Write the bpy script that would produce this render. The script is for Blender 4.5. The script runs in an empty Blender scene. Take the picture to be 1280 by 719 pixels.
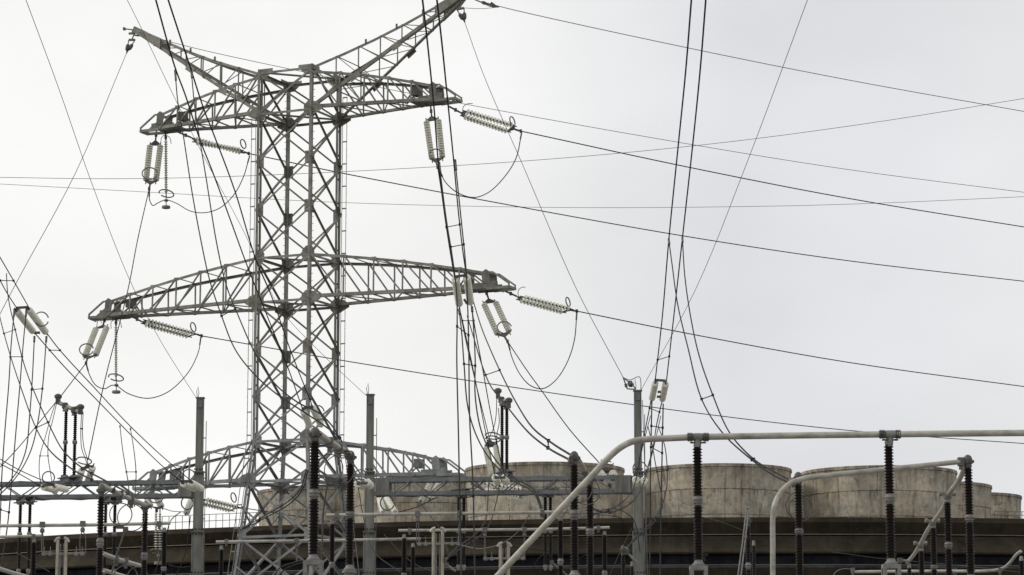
import bpy, math, random
from mathutils import Vector as V, Matrix
random.seed(7)
SC = bpy.context.scene
COL = SC.collection
# ------------------------------------------------------------------ camera
FPX = 3555.0                       # focal length in pixels of the 1280 px wide photograph (100 mm lens)
PITCH = math.radians(9.27)
CAMZ = 1.7
cam_d = bpy.data.cameras.new('camera'); cam = bpy.data.objects.new('camera', cam_d); COL.objects.link(cam)
cam_d.sensor_width = 36; cam_d.lens = 36 * FPX / 1280; cam_d.clip_start = .5; cam_d.clip_end = 9000
cam.location = (0, 0, CAMZ); cam.rotation_euler = (math.radians(90) + PITCH, 0, 0)
SC.camera = cam
# ------------------------------------------------------------------ sky
w = bpy.data.worlds.new('World'); SC.world = w; w.use_nodes = True
nt = w.node_tree; N = nt.nodes; L = nt.links; N.clear()
out = N.new('ShaderNodeOutputWorld'); bg = N.new('ShaderNodeBackground')
sky = N.new('ShaderNodeTexSky'); sky.sky_type = 'NISHITA'; sky.sun_disc = False
SUN_EL, SUN_AZ = math.radians(40), math.radians(-84)      # azimuth from +Y towards +X
sky.sun_elevation = SUN_EL; sky.sun_rotation = SUN_AZ
geo = N.new('ShaderNodeTexCoord'); sep = N.new('ShaderNodeSeparateXYZ'); L.new(geo.outputs['Generated'], sep.inputs[0])
# cloud deck: brighter towards the hidden sun on the left, greyer on the right, soft thicker patches
ramp = N.new('ShaderNodeValToRGB'); cr = ramp.color_ramp
mr = N.new('ShaderNodeMapRange'); mr.inputs[1].default_value = -.3; mr.inputs[2].default_value = .3
L.new(sep.outputs[0], mr.inputs[0]); L.new(mr.outputs[0], ramp.inputs[0])
cr.elements[0].position = 0; cr.elements[0].color = (1.0, 1.0, .985, 1)
cr.elements[1].position = 1; cr.elements[1].color = (.785, .79, .805, 1)
for p, c in ((.32, (1.0, .998, .985, 1)), (.5, (.92, .92, .912, 1)), (.63, (.765, .77, .80, 1)), (.80, (.815, .82, .835, 1))):
    e = cr.elements.new(p); e.color = c
mp = N.new('ShaderNodeMapping'); mp.inputs['Scale'].default_value = (5, 5, 9); L.new(geo.outputs['Generated'], mp.inputs[0])
no = N.new('ShaderNodeTexNoise'); no.inputs['Scale'].default_value = 1.3; no.inputs['Detail'].default_value = 4; no.inputs['Roughness'].default_value = .5
L.new(mp.outputs[0], no.inputs['Vector'])
nr = N.new('ShaderNodeMapRange'); nr.inputs[1].default_value = .3; nr.inputs[2].default_value = .7; nr.inputs[3].default_value = .93; nr.inputs[4].default_value = 1.06
L.new(no.outputs[0], nr.inputs[0])
mul = N.new('ShaderNodeVectorMath'); mul.operation = 'SCALE'; L.new(ramp.outputs[0], mul.inputs[0]); L.new(nr.outputs[0], mul.inputs['Scale'])
bg2 = N.new('ShaderNodeBackground'); L.new(mul.outputs[0], bg2.inputs[0]); bg2.inputs[1].default_value = 1.0
bg.inputs[1].default_value = .05; L.new(sky.outputs[0], bg.inputs[0])
mixs = N.new('ShaderNodeMixShader'); mixs.inputs[0].default_value = .96
L.new(bg.outputs[0], mixs.inputs[1]); L.new(bg2.outputs[0], mixs.inputs[2]); L.new(mixs.outputs[0], out.inputs[0])
# ------------------------------------------------------------------ sun (veiled)
sd = bpy.data.lights.new('sun', 'SUN'); so = bpy.data.objects.new('sun', sd); COL.objects.link(so)
sd.energy = 1.1; sd.angle = math.radians(10); sd.color = (1, .95, .87)
sdir = V((math.sin(SUN_AZ) * math.cos(SUN_EL), math.cos(SUN_AZ) * math.cos(SUN_EL), math.sin(SUN_EL)))
so.rotation_euler = sdir.to_track_quat('Z', 'Y').to_euler()
SC.view_settings.view_transform = 'Standard'; SC.view_settings.look = 'None'
SC.view_settings.exposure = 0; SC.view_settings.gamma = 1
SC.render.resolution_x = 1024; SC.render.resolution_y = 575

# ------------------------------------------------------------------ photograph pixel + distance -> place in the world
cp, sp = math.cos(PITCH), math.sin(PITCH)
def W(px, py, D):
    a = (px - 640) / FPX; b = (359.5 - py) / FPX
    t = D / (cp - b * sp)
    return V((a * t, D, CAMZ + t * (sp + b * cp)))
def ppm(D): return FPX / D          # photograph pixels per metre

# ------------------------------------------------------------------ materials
def mat(name, base, base2=None, rough=.6, metal=0, scale=4, bump=0, lo=.35, hi=.65, stretch=(1, 1, 1), spec=.5, coord='Object'):
    m = bpy.data.materials.new(name); m.use_nodes = True
    n = m.node_tree.nodes; l = m.node_tree.links; b = n['Principled BSDF']
    b.inputs['Roughness'].default_value = rough; b.inputs['Metallic'].default_value = metal
    b.inputs['Specular IOR Level'].default_value = spec
    tc = n.new('ShaderNodeTexCoord'); mp = n.new('ShaderNodeMapping'); mp.inputs['Scale'].default_value = stretch
    l.new(tc.outputs[coord], mp.inputs[0])
    no = n.new('ShaderNodeTexNoise'); no.inputs['Scale'].default_value = scale; no.inputs['Detail'].default_value = 6; no.inputs['Roughness'].default_value = .65
    l.new(mp.outputs[0], no.inputs['Vector'])
    r = n.new('ShaderNodeValToRGB'); r.color_ramp.elements[0].position = lo; r.color_ramp.elements[1].position = hi
    r.color_ramp.elements[0].color = (*base, 1); r.color_ramp.elements[1].color = (*(base2 or base), 1)
    l.new(no.outputs[0], r.inputs[0]); l.new(r.outputs[0], b.inputs['Base Color'])
    if bump:
        bu = n.new('ShaderNodeBump'); bu.inputs['Strength'].default_value = bump; bu.inputs['Distance'].default_value = .05
        l.new(no.outputs[0], bu.inputs['Height']); l.new(bu.outputs[0], b.inputs['Normal'])
    return m
M = {}
M['tower'] = mat('weathered_galvanised_steel', (.13, .127, .108), (.27, .262, .225), .62, .25, 1.6, .1)
M['tower_low'] = mat('painted_grey_steel', (.155, .164, .16), (.27, .28, .272), .6, .2, 1.2, .1)
M['tower_dark'] = mat('dull_dark_steel', (.10, .10, .09), (.17, .165, .148), .7, .1, 2)
M['gantry'] = mat('grey_painted_gantry_steel', (.10, .113, .115), (.175, .19, .19), .55, .2, 1.4, .05)
M['post'] = mat('grey_post_steel', (.09, .093, .082), (.225, .227, .203), .65, .1, 2.2, .08, stretch=(1.5, 1.5, .16))
M['galv'] = mat('light_galvanised_steel', (.13, .128, .118), (.245, .24, .222), .6, .1, 6, .05)
M['alu'] = mat('dull_aluminium_tube', (.21, .198, .165), (.42, .405, .35), .5, .2, 5, .06, stretch=(.6, 1, 1), lo=.3, hi=.6)
M['alu_aged'] = mat('aged_tan_aluminium_tube', (.27, .245, .19), (.42, .385, .31), .5, .3, 3)
M['fitting'] = mat('dark_cast_fitting', (.045, .044, .040), (.11, .105, .095), .6, .1, 7)
M['wire'] = mat('aged_conductor', (.018, .018, .017), (.032, .032, .031), .8, 0, 3, spec=.12)
M['wire_thin'] = mat('aged_shield_wire', (.10, .10, .097), (.15, .15, .146), .8, 0, 3, spec=.12)
M['brown'] = mat('brown_glazed_porcelain', (.0075, .0055, .0048), (.013, .009, .0075), .45, 0, 5, spec=.14)
M['cream'] = mat('cream_glass_discs', (.68, .68, .58), (.84, .84, .74), .35, 0, 4)
M['cream_pale'] = mat('pale_weathered_discs', (.72, .72, .61), (.88, .88, .78), .4, 0, 4)
M['ring'] = mat('grey_corona_ring_metal', (.09, .09, .083), (.15, .15, .14), .6, .1, 5)
M['ground'] = mat('pale_gravel', (.16, .15, .135), (.24, .23, .21), .95, 0, .6, .3)

def nodes(m): return m.node_tree.nodes, m.node_tree.links, m.node_tree.nodes['Principled BSDF']
def mixc(n, l, fac, a, b, mode='MIX'):
    x = n.new('ShaderNodeMix'); x.data_type = 'RGBA'; x.blend_type = mode
    if isinstance(fac, (int, float)): x.inputs[0].default_value = fac
    else: l.new(fac, x.inputs[0])
    for s, i in ((a, 6), (b, 7)):
        if isinstance(s, tuple): x.inputs[i].default_value = (*s, 1)
        else: l.new(s, x.inputs[i])
    return x.outputs[2]
def noise(n, l, vec, sc, det=5, ro=.6, st=(1, 1, 1), off=0):
    mp = n.new('ShaderNodeMapping'); mp.inputs['Scale'].default_value = st; mp.inputs['Location'].default_value = (off, off * .7, off * .3); l.new(vec, mp.inputs[0])
    x = n.new('ShaderNodeTexNoise'); x.inputs['Scale'].default_value = sc; x.inputs['Detail'].default_value = det; x.inputs['Roughness'].default_value = ro
    l.new(mp.outputs[0], x.inputs['Vector']); return x.outputs[0]
def mrange(n, l, v, a, b, c=0, d=1, smooth=True):
    x = n.new('ShaderNodeMapRange'); x.interpolation_type = 'SMOOTHSTEP' if smooth else 'LINEAR'
    for i, k in zip((1, 2, 3, 4), (a, b, c, d)): x.inputs[i].default_value = k
    l.new(v, x.inputs[0]); return x.outputs[0]
def math_(n, l, op, a, b=None):
    x = n.new('ShaderNodeMath'); x.operation = op
    for i, s in enumerate((a, b)):
        if s is None: continue
        if isinstance(s, (int, float)): x.inputs[i].default_value = s
        else: l.new(s, x.inputs[i])
    return x.outputs[0]

def concrete_stack_mat():
    # board-marked concrete rings: UV = (metres round, metres down from the rim)
    m = bpy.data.materials.new('streaked_concrete'); m.use_nodes = True; n, l, b = nodes(m)
    b.inputs['Roughness'].default_value = .9; b.inputs['Specular IOR Level'].default_value = .2
    tc = n.new('ShaderNodeTexCoord'); uv = tc.outputs['UV']; ob = tc.outputs['Object']
    oi = n.new('ShaderNodeObjectInfo')
    add = n.new('ShaderNodeVectorMath'); add.operation = 'MULTIPLY_ADD'; l.new(uv, add.inputs[0]); add.inputs[1].default_value = (1, 1, 1)
    cmb = n.new('ShaderNodeCombineXYZ'); l.new(math_(n, l, 'MULTIPLY', oi.outputs['Random'], 90), cmb.inputs[0]); l.new(math_(n, l, 'MULTIPLY', oi.outputs['Random'], 37), cmb.inputs[2])
    l.new(cmb.outputs[0], add.inputs[2]); v = add.outputs[0]
    c = mixc(n, l, mrange(n, l, noise(n, l, v, .35, 4), .35, .68), (.48, .405, .295), (.63, .545, .415))
    c = mixc(n, l, mrange(n, l, noise(n, l, v, 1.7, 6, .7, off=3), .35, .7), c, (.33, .30, .24))
    st = mrange(n, l, noise(n, l, v, 1.0, 6, .75, (2.8, .16, 1), 9), .50, .72)
    c = mixc(n, l, math_(n, l, 'MULTIPLY', st, .8), c, (.12, .105, .08))
    bl_ = mrange(n, l, noise(n, l, v, .55, 7, .72, (1.2, .8, 1), 51), .47, .68)
    c = mixc(n, l, math_(n, l, 'MULTIPLY', bl_, .6), c, (.16, .14, .108))
    top_ = n.new('ShaderNodeSeparateXYZ'); l.new(uv, top_.inputs[0])
    tg = math_(n, l, 'MULTIPLY', mrange(n, l, top_.outputs[1], 1.7, .1), mrange(n, l, noise(n, l, v, 1.0, 6, .75, (1.6, .25, 1), 61), .42, .62))
    c = mixc(n, l, math_(n, l, 'MULTIPLY', tg, .55), c, (.13, .105, .075))
    st2 = mrange(n, l, noise(n, l, v, 1.0, 4, .7, (6.0, .35, 1), 19), .60, .74)
    c = mixc(n, l, math_(n, l, 'MULTIPLY', st2, .6), c, (.07, .06, .045))
    sx = n.new('ShaderNodeSeparateXYZ'); l.new(uv, sx.inputs[0]); y = sx.outputs[1]; x = sx.outputs[0]
    wob = math_(n, l, 'MULTIPLY', math_(n, l, 'SUBTRACT', noise(n, l, v, 1.2, 4), .5), .22)
    yy = math_(n, l, 'ADD', y, wob)
    dirt = noise(n, l, v, 2.6, 5, .7, off=5)
    for y0, wd, k in ((0.0, .26, .5), (1.86, .07, .6), (3.72, .065, .55), (5.4, .06, .5)):
        d = math_(n, l, 'ABSOLUTE', math_(n, l, 'SUBTRACT', yy, y0))
        f = math_(n, l, 'MULTIPLY', mrange(n, l, d, wd, wd * .25), math_(n, l, 'MULTIPLY', mrange(n, l, dirt, .35, .62), k))
        c = mixc(n, l, f, c, (.035, .03, .024))
    # streaks running down from the joints
    fr = math_(n, l, 'FRACT', math_(n, l, 'DIVIDE', y, 1.86))
    dr = math_(n, l, 'MULTIPLY', mrange(n, l, fr, .55, 0), mrange(n, l, noise(n, l, v, 1.0, 5, .7, (3.3, .05, 1), 29), .5, .66))
    c = mixc(n, l, math_(n, l, 'MULTIPLY', dr, .75), c, (.07, .06, .047))
    # vertical panel joints every 2.3 m, cracks
    fx = math_(n, l, 'ABSOLUTE', math_(n, l, 'SUBTRACT', math_(n, l, 'FRACT', math_(n, l, 'DIVIDE', math_(n, l, 'ADD', x, math_(n, l, 'MULTIPLY', wob, 1.2)), 5.7)), .5))
    c = mixc(n, l, math_(n, l, 'MULTIPLY', mrange(n, l, fx, .009, .003), mrange(n, l, dirt, .4, .62)), c, (.06, .05, .04))
    vo = n.new('ShaderNodeTexVoronoi'); vo.feature = 'DISTANCE_TO_EDGE'; vo.inputs['Scale'].default_value = .42
    dv = n.new('ShaderNodeVectorMath'); dv.operation = 'MULTIPLY_ADD'; l.new(v, dv.inputs[0]); dv.inputs[1].default_value = (1, .6, 1)
    cm2 = n.new('ShaderNodeCombineXYZ'); l.new(math_(n, l, 'MULTIPLY', dirt, .9), cm2.inputs[0]); l.new(math_(n, l, 'MULTIPLY', noise(n, l, v, 2.1, 4, off=33), .9), cm2.inputs[1]); l.new(cm2.outputs[0], dv.inputs[2])
    l.new(dv.outputs[0], vo.inputs['Vector'])
    ck = math_(n, l, 'MULTIPLY', mrange(n, l, vo.outputs['Distance'], .022, .006), mrange(n, l, noise(n, l, v, .5, 3, off=41), .5, .6))
    c = mixc(n, l, math_(n, l, 'MULTIPLY', ck, .45), c, (.05, .043, .035))
    gy = mixc(n, l, 1.0, c, (.95, 1.0, 1.06), 'MULTIPLY')
    c = mixc(n, l, mrange(n, l, noise(n, l, v, .22, 2, off=71), .42, .6), c, gy)
    l.new(c, b.inputs['Base Color'])
    bu = n.new('ShaderNodeBump'); bu.inputs['Strength'].default_value = .35; bu.inputs['Distance'].default_value = .06
    l.new(noise(n, l, v, 3, 8, .7), bu.inputs['Height']); l.new(bu.outputs[0], b.inputs['Normal'])
    return m
M['stack'] = concrete_stack_mat()
def wall_mat(name, c1, c2, c3):
    m = bpy.data.materials.new(name); m.use_nodes = True; n, l, b = nodes(m)
    b.inputs['Roughness'].default_value = .95; b.inputs['Specular IOR Level'].default_value = .1
    tc = n.new('ShaderNodeTexCoord'); uv = tc.outputs['UV']
    c = mixc(n, l, mrange(n, l, noise(n, l, uv, .12, 6, .7, (1, 2, 1)), .38, .6), c1, c2)
    c = mixc(n, l, math_(n, l, 'MULTIPLY', mrange(n, l, noise(n, l, uv, .35, 7, .75, (1, 1.2, 1), 77), .45, .7), .6), c, tuple(q * 1.7 for q in c2))
    c = mixc(n, l, mrange(n, l, noise(n, l, uv, .5, 6, .7, (1, 1.5, 1), 7), .48, .72), c, c3)
    c = mixc(n, l, math_(n, l, 'MULTIPLY', mrange(n, l, noise(n, l, uv, 1, 6, .75, (1.3, .12, 1), 17), .48, .7), .6), c, (.02, .018, .014))
    l.new(c, b.inputs['Base Color'])
    bu = n.new('ShaderNodeBump'); bu.inputs['Strength'].default_value = .3; bu.inputs['Distance'].default_value = .08
    l.new(noise(n, l, uv, 2, 8, .7), bu.inputs['Height']); l.new(bu.outputs[0], b.inputs['Normal'])
    return m
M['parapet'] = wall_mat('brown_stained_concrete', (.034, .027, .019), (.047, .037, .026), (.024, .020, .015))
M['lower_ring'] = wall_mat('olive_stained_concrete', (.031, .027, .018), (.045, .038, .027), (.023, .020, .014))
M['inlet'] = wall_mat('shade_toned_inlet', (.05, .058, .066), (.07, .08, .09), (.035, .042, .046))  # dark blue-grey colour carries the shade inside the inlet opening
M['rail'] = mat('pale_pipe', (.11, .10, .083), (.17, .155, .13), .6, .2, 2)

# ------------------------------------------------------------------ mesh building
class MB:
    def __init__(s): s.v = []; s.f = []; s.uv = None
    def add(s, vs, fs):
        k = len(s.v); s.v += [V(p) for p in vs]; s.f += [tuple(i + k for i in f) for f in fs]
    def box(s, c, size, X=V((1, 0, 0)), Y=V((0, 1, 0)), Z=V((0, 0, 1))):
        c = V(c); a, b, d = [q / 2 for q in size]
        vs = [c + X * (a * i) + Y * (b * j) + Z * (d * k) for k in (-1, 1) for j in (-1, 1) for i in (-1, 1)]
        s.add(vs, [(0, 2, 3, 1), (4, 5, 7, 6), (0, 1, 5, 4), (2, 6, 7, 3), (0, 4, 6, 2), (1, 3, 7, 5)])
    def bar(s, a, b, w, h=None, ref=V((0, 0, 1))):
        a = V(a); b = V(b); h = h or w; X = (b - a); ln = X.length
        if ln < 1e-6: return
        X = X / ln
        Y = ref.cross(X)
        if Y.length < 1e-3: Y = V((0, 1, 0)).cross(X)
        if Y.length < 1e-3: Y = V((1, 0, 0)).cross(X)
        Y.normalize(); Z = X.cross(Y)
        s.box((a + b) / 2, (ln, w, h), X, Y, Z)
    def angle(s, a, b, w, t, d1, d2):
        """L section: flanges leave the edge a-b along d1 and d2"""
        a = V(a); b = V(b); X = (b - a).normalized()
        d1 = (d1 - X * d1.dot(X)).normalized(); d2 = (d2 - X * d2.dot(X)); d2 = (d2 - d1 * d2.dot(d1)).normalized()
        for (u, q) in ((d1, d2), (d2, d1)):
            off = t * .5 if u is d1 else t * .5
            st = 0 if u is d1 else t
            p0 = a + q * off + u * st; p1 = b + q * off + u * st
            vs = []
            for p in (p0, p1):
                for i in (0, 1):
                    for j in (-.5, .5):
                        vs.append(p + u * ((w - st) * i) + q * (t * j))
            s.add(vs, [(0, 1, 3, 2), (4, 6, 7, 5), (0, 4, 5, 1), (2, 3, 7, 6), (0, 2, 6, 4), (1, 5, 7, 3)])
    def tube(s, pts, r, n=8, closed=False, cap=True):
        pts = [V(p) for p in pts]; m = len(pts)
        if m < 2: return
        ref = None; k = len(s.v)
        rs = r if isinstance(r, (list, tuple)) else [r] * m
        for i, p in enumerate(pts):
            if closed: T = pts[(i + 1) % m] - pts[i - 1]
            else: T = pts[min(i + 1, m - 1)] - pts[max(i - 1, 0)]
            T.normalize()
            if ref is None:
                ref = V((0, 0, 1)).cross(T)
                if ref.length < .05: ref = V((0, 1, 0)).cross(T)
            ref = (ref - T * ref.dot(T)).normalized(); B = T.cross(ref)
            for j in range(n):
                a = 2 * math.pi * j / n
                s.v.append(p + ref * (rs[i] * math.cos(a)) + B * (rs[i] * math.sin(a)))
        for i in range(m if closed else m - 1):
            i2 = (i + 1) % m
            for j in range(n):
                j2 = (j + 1) % n
                s.f.append((k + i * n + j, k + i * n + j2, k + i2 * n + j2, k + i2 * n + j))
        if cap and not closed:
            s.f.append(tuple(k + j for j in reversed(range(n)))); s.f.append(tuple(k + (m - 1) * n + j for j in range(n)))
    def lathe(s, a, b, prof, n=16):
        """profile of (distance along a->b, radius)"""
        a = V(a); X = (V(b) - a).normalized()
        Y = V((0, 0, 1)).cross(X)
        if Y.length < .05: Y = V((0, 1, 0))
        Y = (Y - X * Y.dot(X)).normalized(); Z = X.cross(Y); k = len(s.v)
        for (t, r) in prof:
            for j in range(n):
                q = 2 * math.pi * j / n
                s.v.append(a + X * t + Y * (r * math.cos(q)) + Z * (r * math.sin(q)))
        for i in range(len(prof) - 1):
            for j in range(n):
                j2 = (j + 1) % n
                s.f.append((k + i * n + j, k + i * n + j2, k + (i + 1) * n + j2, k + (i + 1) * n + j))
        s.f.append(tuple(k + j for j in reversed(range(n)))); e = k + (len(prof) - 1) * n
        s.f.append(tuple(e + j for j in range(n)))
    def prism(s, poly, nrm, th):
        nrm = nrm.normalized(); n = len(poly)
        vs = [V(p) - nrm * th / 2 for p in poly] + [V(p) + nrm * th / 2 for p in poly]
        s.add(vs, [tuple(reversed(range(n))), tuple(range(n, 2 * n))] + [(i, (i + 1) % n, n + (i + 1) % n, n + i) for i in range(n)])
    def build(s, name, m, parent=None, loc=None, smooth=False):
        o_ = parent_origin(parent) if parent else (V(loc) if loc is not None else (s.v[0].copy() if s.v else V((0, 0, 0))))
        me = bpy.data.meshes.new(name); me.from_pydata([p - o_ for p in s.v], [], s.f)
        if s.uv:
            ul = me.uv_layers.new(name='uv')
            for lp in me.loops: ul.data[lp.index].uv = s.uv[lp.vertex_index]
        me.materials.append(M[m]); me.update()
        if smooth:
            for p in me.polygons: p.use_smooth = True
            try: me.set_sharp_from_angle(angle=math.radians(42))
            except Exception: pass
        o = bpy.data.objects.new(name, me); COL.objects.link(o)
        if parent: o.parent = parent
        else: o.location = o_
        return o
def parent_origin(p):
    o = V((0, 0, 0))
    while p is not None: o = o + V(p.location); p = p.parent
    return o
def thing(name, label, cat, loc, group=None):
    o = bpy.data.objects.new(name, None); COL.objects.link(o); o.location = loc; o.empty_display_size = .3
    o['label'] = label; o['category'] = cat
    if group: o['group'] = group
    return o
def tag(o, label, cat, group=None):
    o['label'] = label; o['category'] = cat
    if group: o['group'] = group
    return o

# ------------------------------------------------------------------ ground
g = MB(); S = 4000
g.add([(-S, -S, 0), (S, -S, 0), (S, S, 0), (-S, S, 0)], [(0, 1, 2, 3)])
go = g.build('ground', 'ground', loc=(0, 0, 0)); go['kind'] = 'structure'

# ------------------------------------------------------------------ round cooling tower building
CX, CY, RW = 20.3, 298.0, 98.0
def hz(py, D=200.0, px=1000): return W(px, py, D).z
def ring_wall(prof, a0, a1, n, vscale=1):
    b = MB(); b.uv = []
    for i in range(n + 1):
        a = a0 + (a1 - a0) * i / n
        for (r, z) in prof:
            b.v.append(V((CX + r * math.sin(a), CY - r * math.cos(a), z))); b.uv.append((a * RW, z))
    k = len(prof)
    for i in range(n):
        for j in range(k - 1):
            b.f.append((i * k + j, i * k + j + 1, (i + 1) * k + j + 1, (i + 1) * k + j))
    return b
FULL = (-math.pi, math.pi, 360)
zt = hz(646.5)
ct = thing('cooling_tower', 'wide round dark concrete cooling tower with pale fan stacks on its deck, behind the pylon', 'cooling tower', (CX, CY, 0))
ring_wall([(60, zt - .6), (97.3, zt - .6), (97.3, zt), (98.0, zt), (98.1, zt - .35), (97.95, hz(656)), (97.5, hz(668)), (97.2, hz(668.6))], *FULL).build('parapet_wall', 'parapet', ct, smooth=True)
ring_wall([(97.2, hz(668.6)), (97.55, hz(669.5)), (97.7, hz(676)), (98.1, hz(682)), (98.45, hz(690)), (98.4, hz(692)), (96.2, hz(692.6))], *FULL).build('inlet_canopy', 'lower_ring', ct, smooth=True)
ring_wall([(96.2, hz(692.6)), (96.0, hz(706.8)), (97.9, hz(707)), (97.9, hz(709.2))], *FULL).build('air_inlet', 'inlet', ct)
ring_wall([(97.9, hz(709.2)), (97.7, hz(716)), (97.3, hz(730)), (97.3, -.3)], *FULL).build('base_wall', 'parapet', ct)
for py, rr in ((668.2, 98.15), (706.6, 98.5)):
    z = hz(py); b = MB()
    b.tube([(CX + rr * math.sin(a), CY - rr * math.cos(a), z) for a in [math.radians(-90 + i * .6) for i in range(301)]], .03, 6)
    b.build('wall_pipe', 'rail', ct, smooth=True)
# drop pipes and brackets in the inlet
for px in (880, 1115, 100):
    p = W(px, 697, 200)
    a = math.atan2(p.x - CX, math.sqrt(max(1, RW ** 2 - (p.x - CX) ** 2)))
    b = MB(); q = V((CX + 98.2 * math.sin(a), CY - 98.2 * math.cos(a), 0))
    b.box(q + V((0, 0, hz(693.5))), (.6, .4, .2)); b.box(q + V((0, 0, hz(697))), (.25, .3, .6))
    b.build('pipe_bracket', 'lower_ring', ct)
def stack(px, D, dia, ytop, off):
    c = W(px, ytop, D); R = dia / 2; ztop = CAMZ + (W(px, ytop, D - R).z - CAMZ)
    b = MB(); b.uv = []; n = 128
    prof = [(R - .28, ztop - 5, 5.2), (R - .25, ztop - .02, .2), (R - .2, ztop, 0), (R + .03, ztop, 0), (R + .05, ztop - .05, .05), (R + .05, ztop - .22, .22), (R - .01, ztop - .26, .26)]
    y = .26
    for yj in (1.86, 3.72, 5.4):
        while y < yj - .3: y += .45; prof.append((R - .01 - .05 * y, ztop - min(y, yj - .04), min(y, yj - .04)))
        prof += [(R - .05 * yj - .01, ztop - yj + .03, yj - .03), (R - .05 * yj - .05, ztop - yj, yj), (R - .05 * yj - .01, ztop - yj - .03, yj + .03)]; y = yj + .03
    prof.append((R - .05 * 7, zt - .6, ztop - zt + .6))
    for i in range(n + 1):
        a = -math.pi + 2 * math.pi * i / n
        for (r, z, u) in prof:
            b.v.append(V((c.x + r * math.sin(a), c.y - r * math.cos(a), z))); b.uv.append((a * R + off, u))
    k = len(prof)
    for i in range(n):
        for j in range(k - 1): b.f.append((i * k + j, i * k + j + 1, (i + 1) * k + j + 1, (i + 1) * k + j))
    o = b.build('fan_stack', 'stack', ct, smooth=True)
    return o
for s_ in ((681, 212, 11.85, 577, 0), (897, 212.7, 11.0, 579, 30), (1098, 214.5, 11.7, 581.5, 55), (1152, 226.5, 11.0, 601, 80),
           (1202, 239, 9.9, 615, 15), (792, 226, 9.5, 598, 44), (993, 229, 9.0, 597, 61), (530, 225, 11.2, 598, 5), (406, 233, 11.0, 608, 70)):
    stack(*s_)
# parapet railings
for a0px, a1px, k, rh in ((205, 322, 14, 1), (1240, 1300, 7, .5)):
    b = MB(); pts = []
    def onwall(px):
        s_ = (px - 640) / FPX * 1.005; A = s_ * s_ + 1; B_ = -2 * (s_ * CX + CY); C_ = CX ** 2 + CY ** 2 - 97.65 ** 2
        y = (-B_ - math.sqrt(B_ * B_ - 4 * A * C_)) / (2 * A); return V((s_ * y, y, zt))
    P = [onwall(a0px + (a1px - a0px) * i / k) for i in range(k + 1)]
    for p in P: b.bar(p, p + V((0, 0, 1.05 * rh)), .045)
    for h in (1.03, .55): b.tube([p + V((0, 0, h * rh)) for p in P], .025, 5)
    b.build('railing', 'rail', ct)

# ------------------------------------------------------------------ lattice transmission tower
TH = math.radians(24.6)
TC = W(372, 350, 165); TC.z = 0
U = V((math.cos(TH), -math.sin(TH), 0)); T_ = V((math.sin(TH), math.cos(TH), 0))
H = 1.82
def tl(u, v, z): return TC + U * u + T_ * v + V((0, 0, z))
def zl(py): return W(372, py, 165).z
LV = [zl(p) for p in (95, 146, 206, 266, 325, 380, 440, 498, 553, 603)]
z_splay = zl(553)
def hh(z): return H if z > z_splay else H + (z_splay - z) * .094
LOW = [zl(672), zl(745), zl(850), 0.0]
tw = thing('transmission_tower', 'tall grey lattice pylon with three pairs of cross arms and two raised horn arms', 'pylon', TC)
zs = LV + LOW
def tmat(z): return 'tower' if z > zl(470) else 'tower_low'
for su in (-1, 1):
    for sv in (-1, 1):
        for seg, (z1, z0) in enumerate(((LV[0] + .15, zl(470)), (zl(470), 0.0))):
            b = MB()
            zz = [z1] + [z for z in zs if z0 < z < z1 - .3] + [z0]
            for a_, c_ in zip(zz[:-1], zz[1:]):
                h1, h0 = hh(a_), hh(c_)
                for off in (.02, -.22):
                    e1 = tl(su * (h1 + off), sv * (h1 + off), a_); e0 = tl(su * (h0 + off), sv * (h0 + off), c_)
                    b.angle(e0, e1, .17, .022, -U * su, -T_ * sv) if off > 0 else b.angle(e0, e1, .15, .022, U * su, T_ * sv)
                k = max(1, int((a_ - c_) / 1.4))
                for i in range(k):
                    z = c_ + (a_ - c_) * (i + .5) / k; h = hh(z)
                    b.box(tl(su * (h - .1), sv * (h - .1), z), (.2, .035, .12), (U * su + T_ * sv).normalized(), (U * su - T_ * sv).normalized())
            if su * sv < 0:
                z = z1 - .3
                while z > max(z0, 2): p = tl(su * hh(z), sv * hh(z), z); b.bar(p, p + U * su * .2, .028); z -= .42
            b.build('leg', 'tower' if seg == 0 else 'tower_low', tw)
# face bracing: one mesh per face and stretch
faces = [((-1, -1), (1, -1)), ((1, -1), (1, 1)), ((1, 1), (-1, 1)), ((-1, 1), (-1, -1))]
for (A, B_) in faces:
    for part in (0, 1):
        b = MB(); nrm = (U * (A[0] + B_[0]) + T_ * (A[1] + B_[1])).normalized(); along = V((0, 0, 1)).cross(nrm)
        for i in range(len(zs) - 1):
            z1, z0 = zs[i], zs[i + 1]
            if (z0 + z1) / 2 > zl(470) and part: continue
            if (z0 + z1) / 2 < zl(470) and not part: continue
            wd = .105 if z0 > zl(600) else .135
            h1, h0 = hh(z1), hh(z0)
            a1 = tl(A[0] * h1, A[1] * h1, z1); a0 = tl(A[0] * h0, A[1] * h0, z0); b1 = tl(B_[0] * h1, B_[1] * h1, z1); b0 = tl(B_[0] * h0, B_[1] * h0, z0)
            b.angle(a0, b1, wd, .014, V((0, 0, -1)), -nrm); b.angle(b0 + nrm * .03, a1 + nrm * .03, wd, .014, V((0, 0, -1)), nrm)
            if i in (0, 1, 4, 5, 8, 9, 10, 11, 12):
                b.angle(a1, b1, .14, .016, V((0, 0, -1)), -nrm)
            if i >= 9:   # secondary bracing in the splayed base
                m_ = (a0 + b1 + b0 + a1) / 4; b.bar((a0 + a1) / 2, (a0 * 3 + m_) / 4 + (m_ - a0) * .25, .08); b.bar((b0 + b1) / 2, (b0 * 3 + m_) / 4 + (m_ - b0) * .25, .08)
        b.build('face_bracing', 'tower' if not part else 'tower_low', tw)
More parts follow.
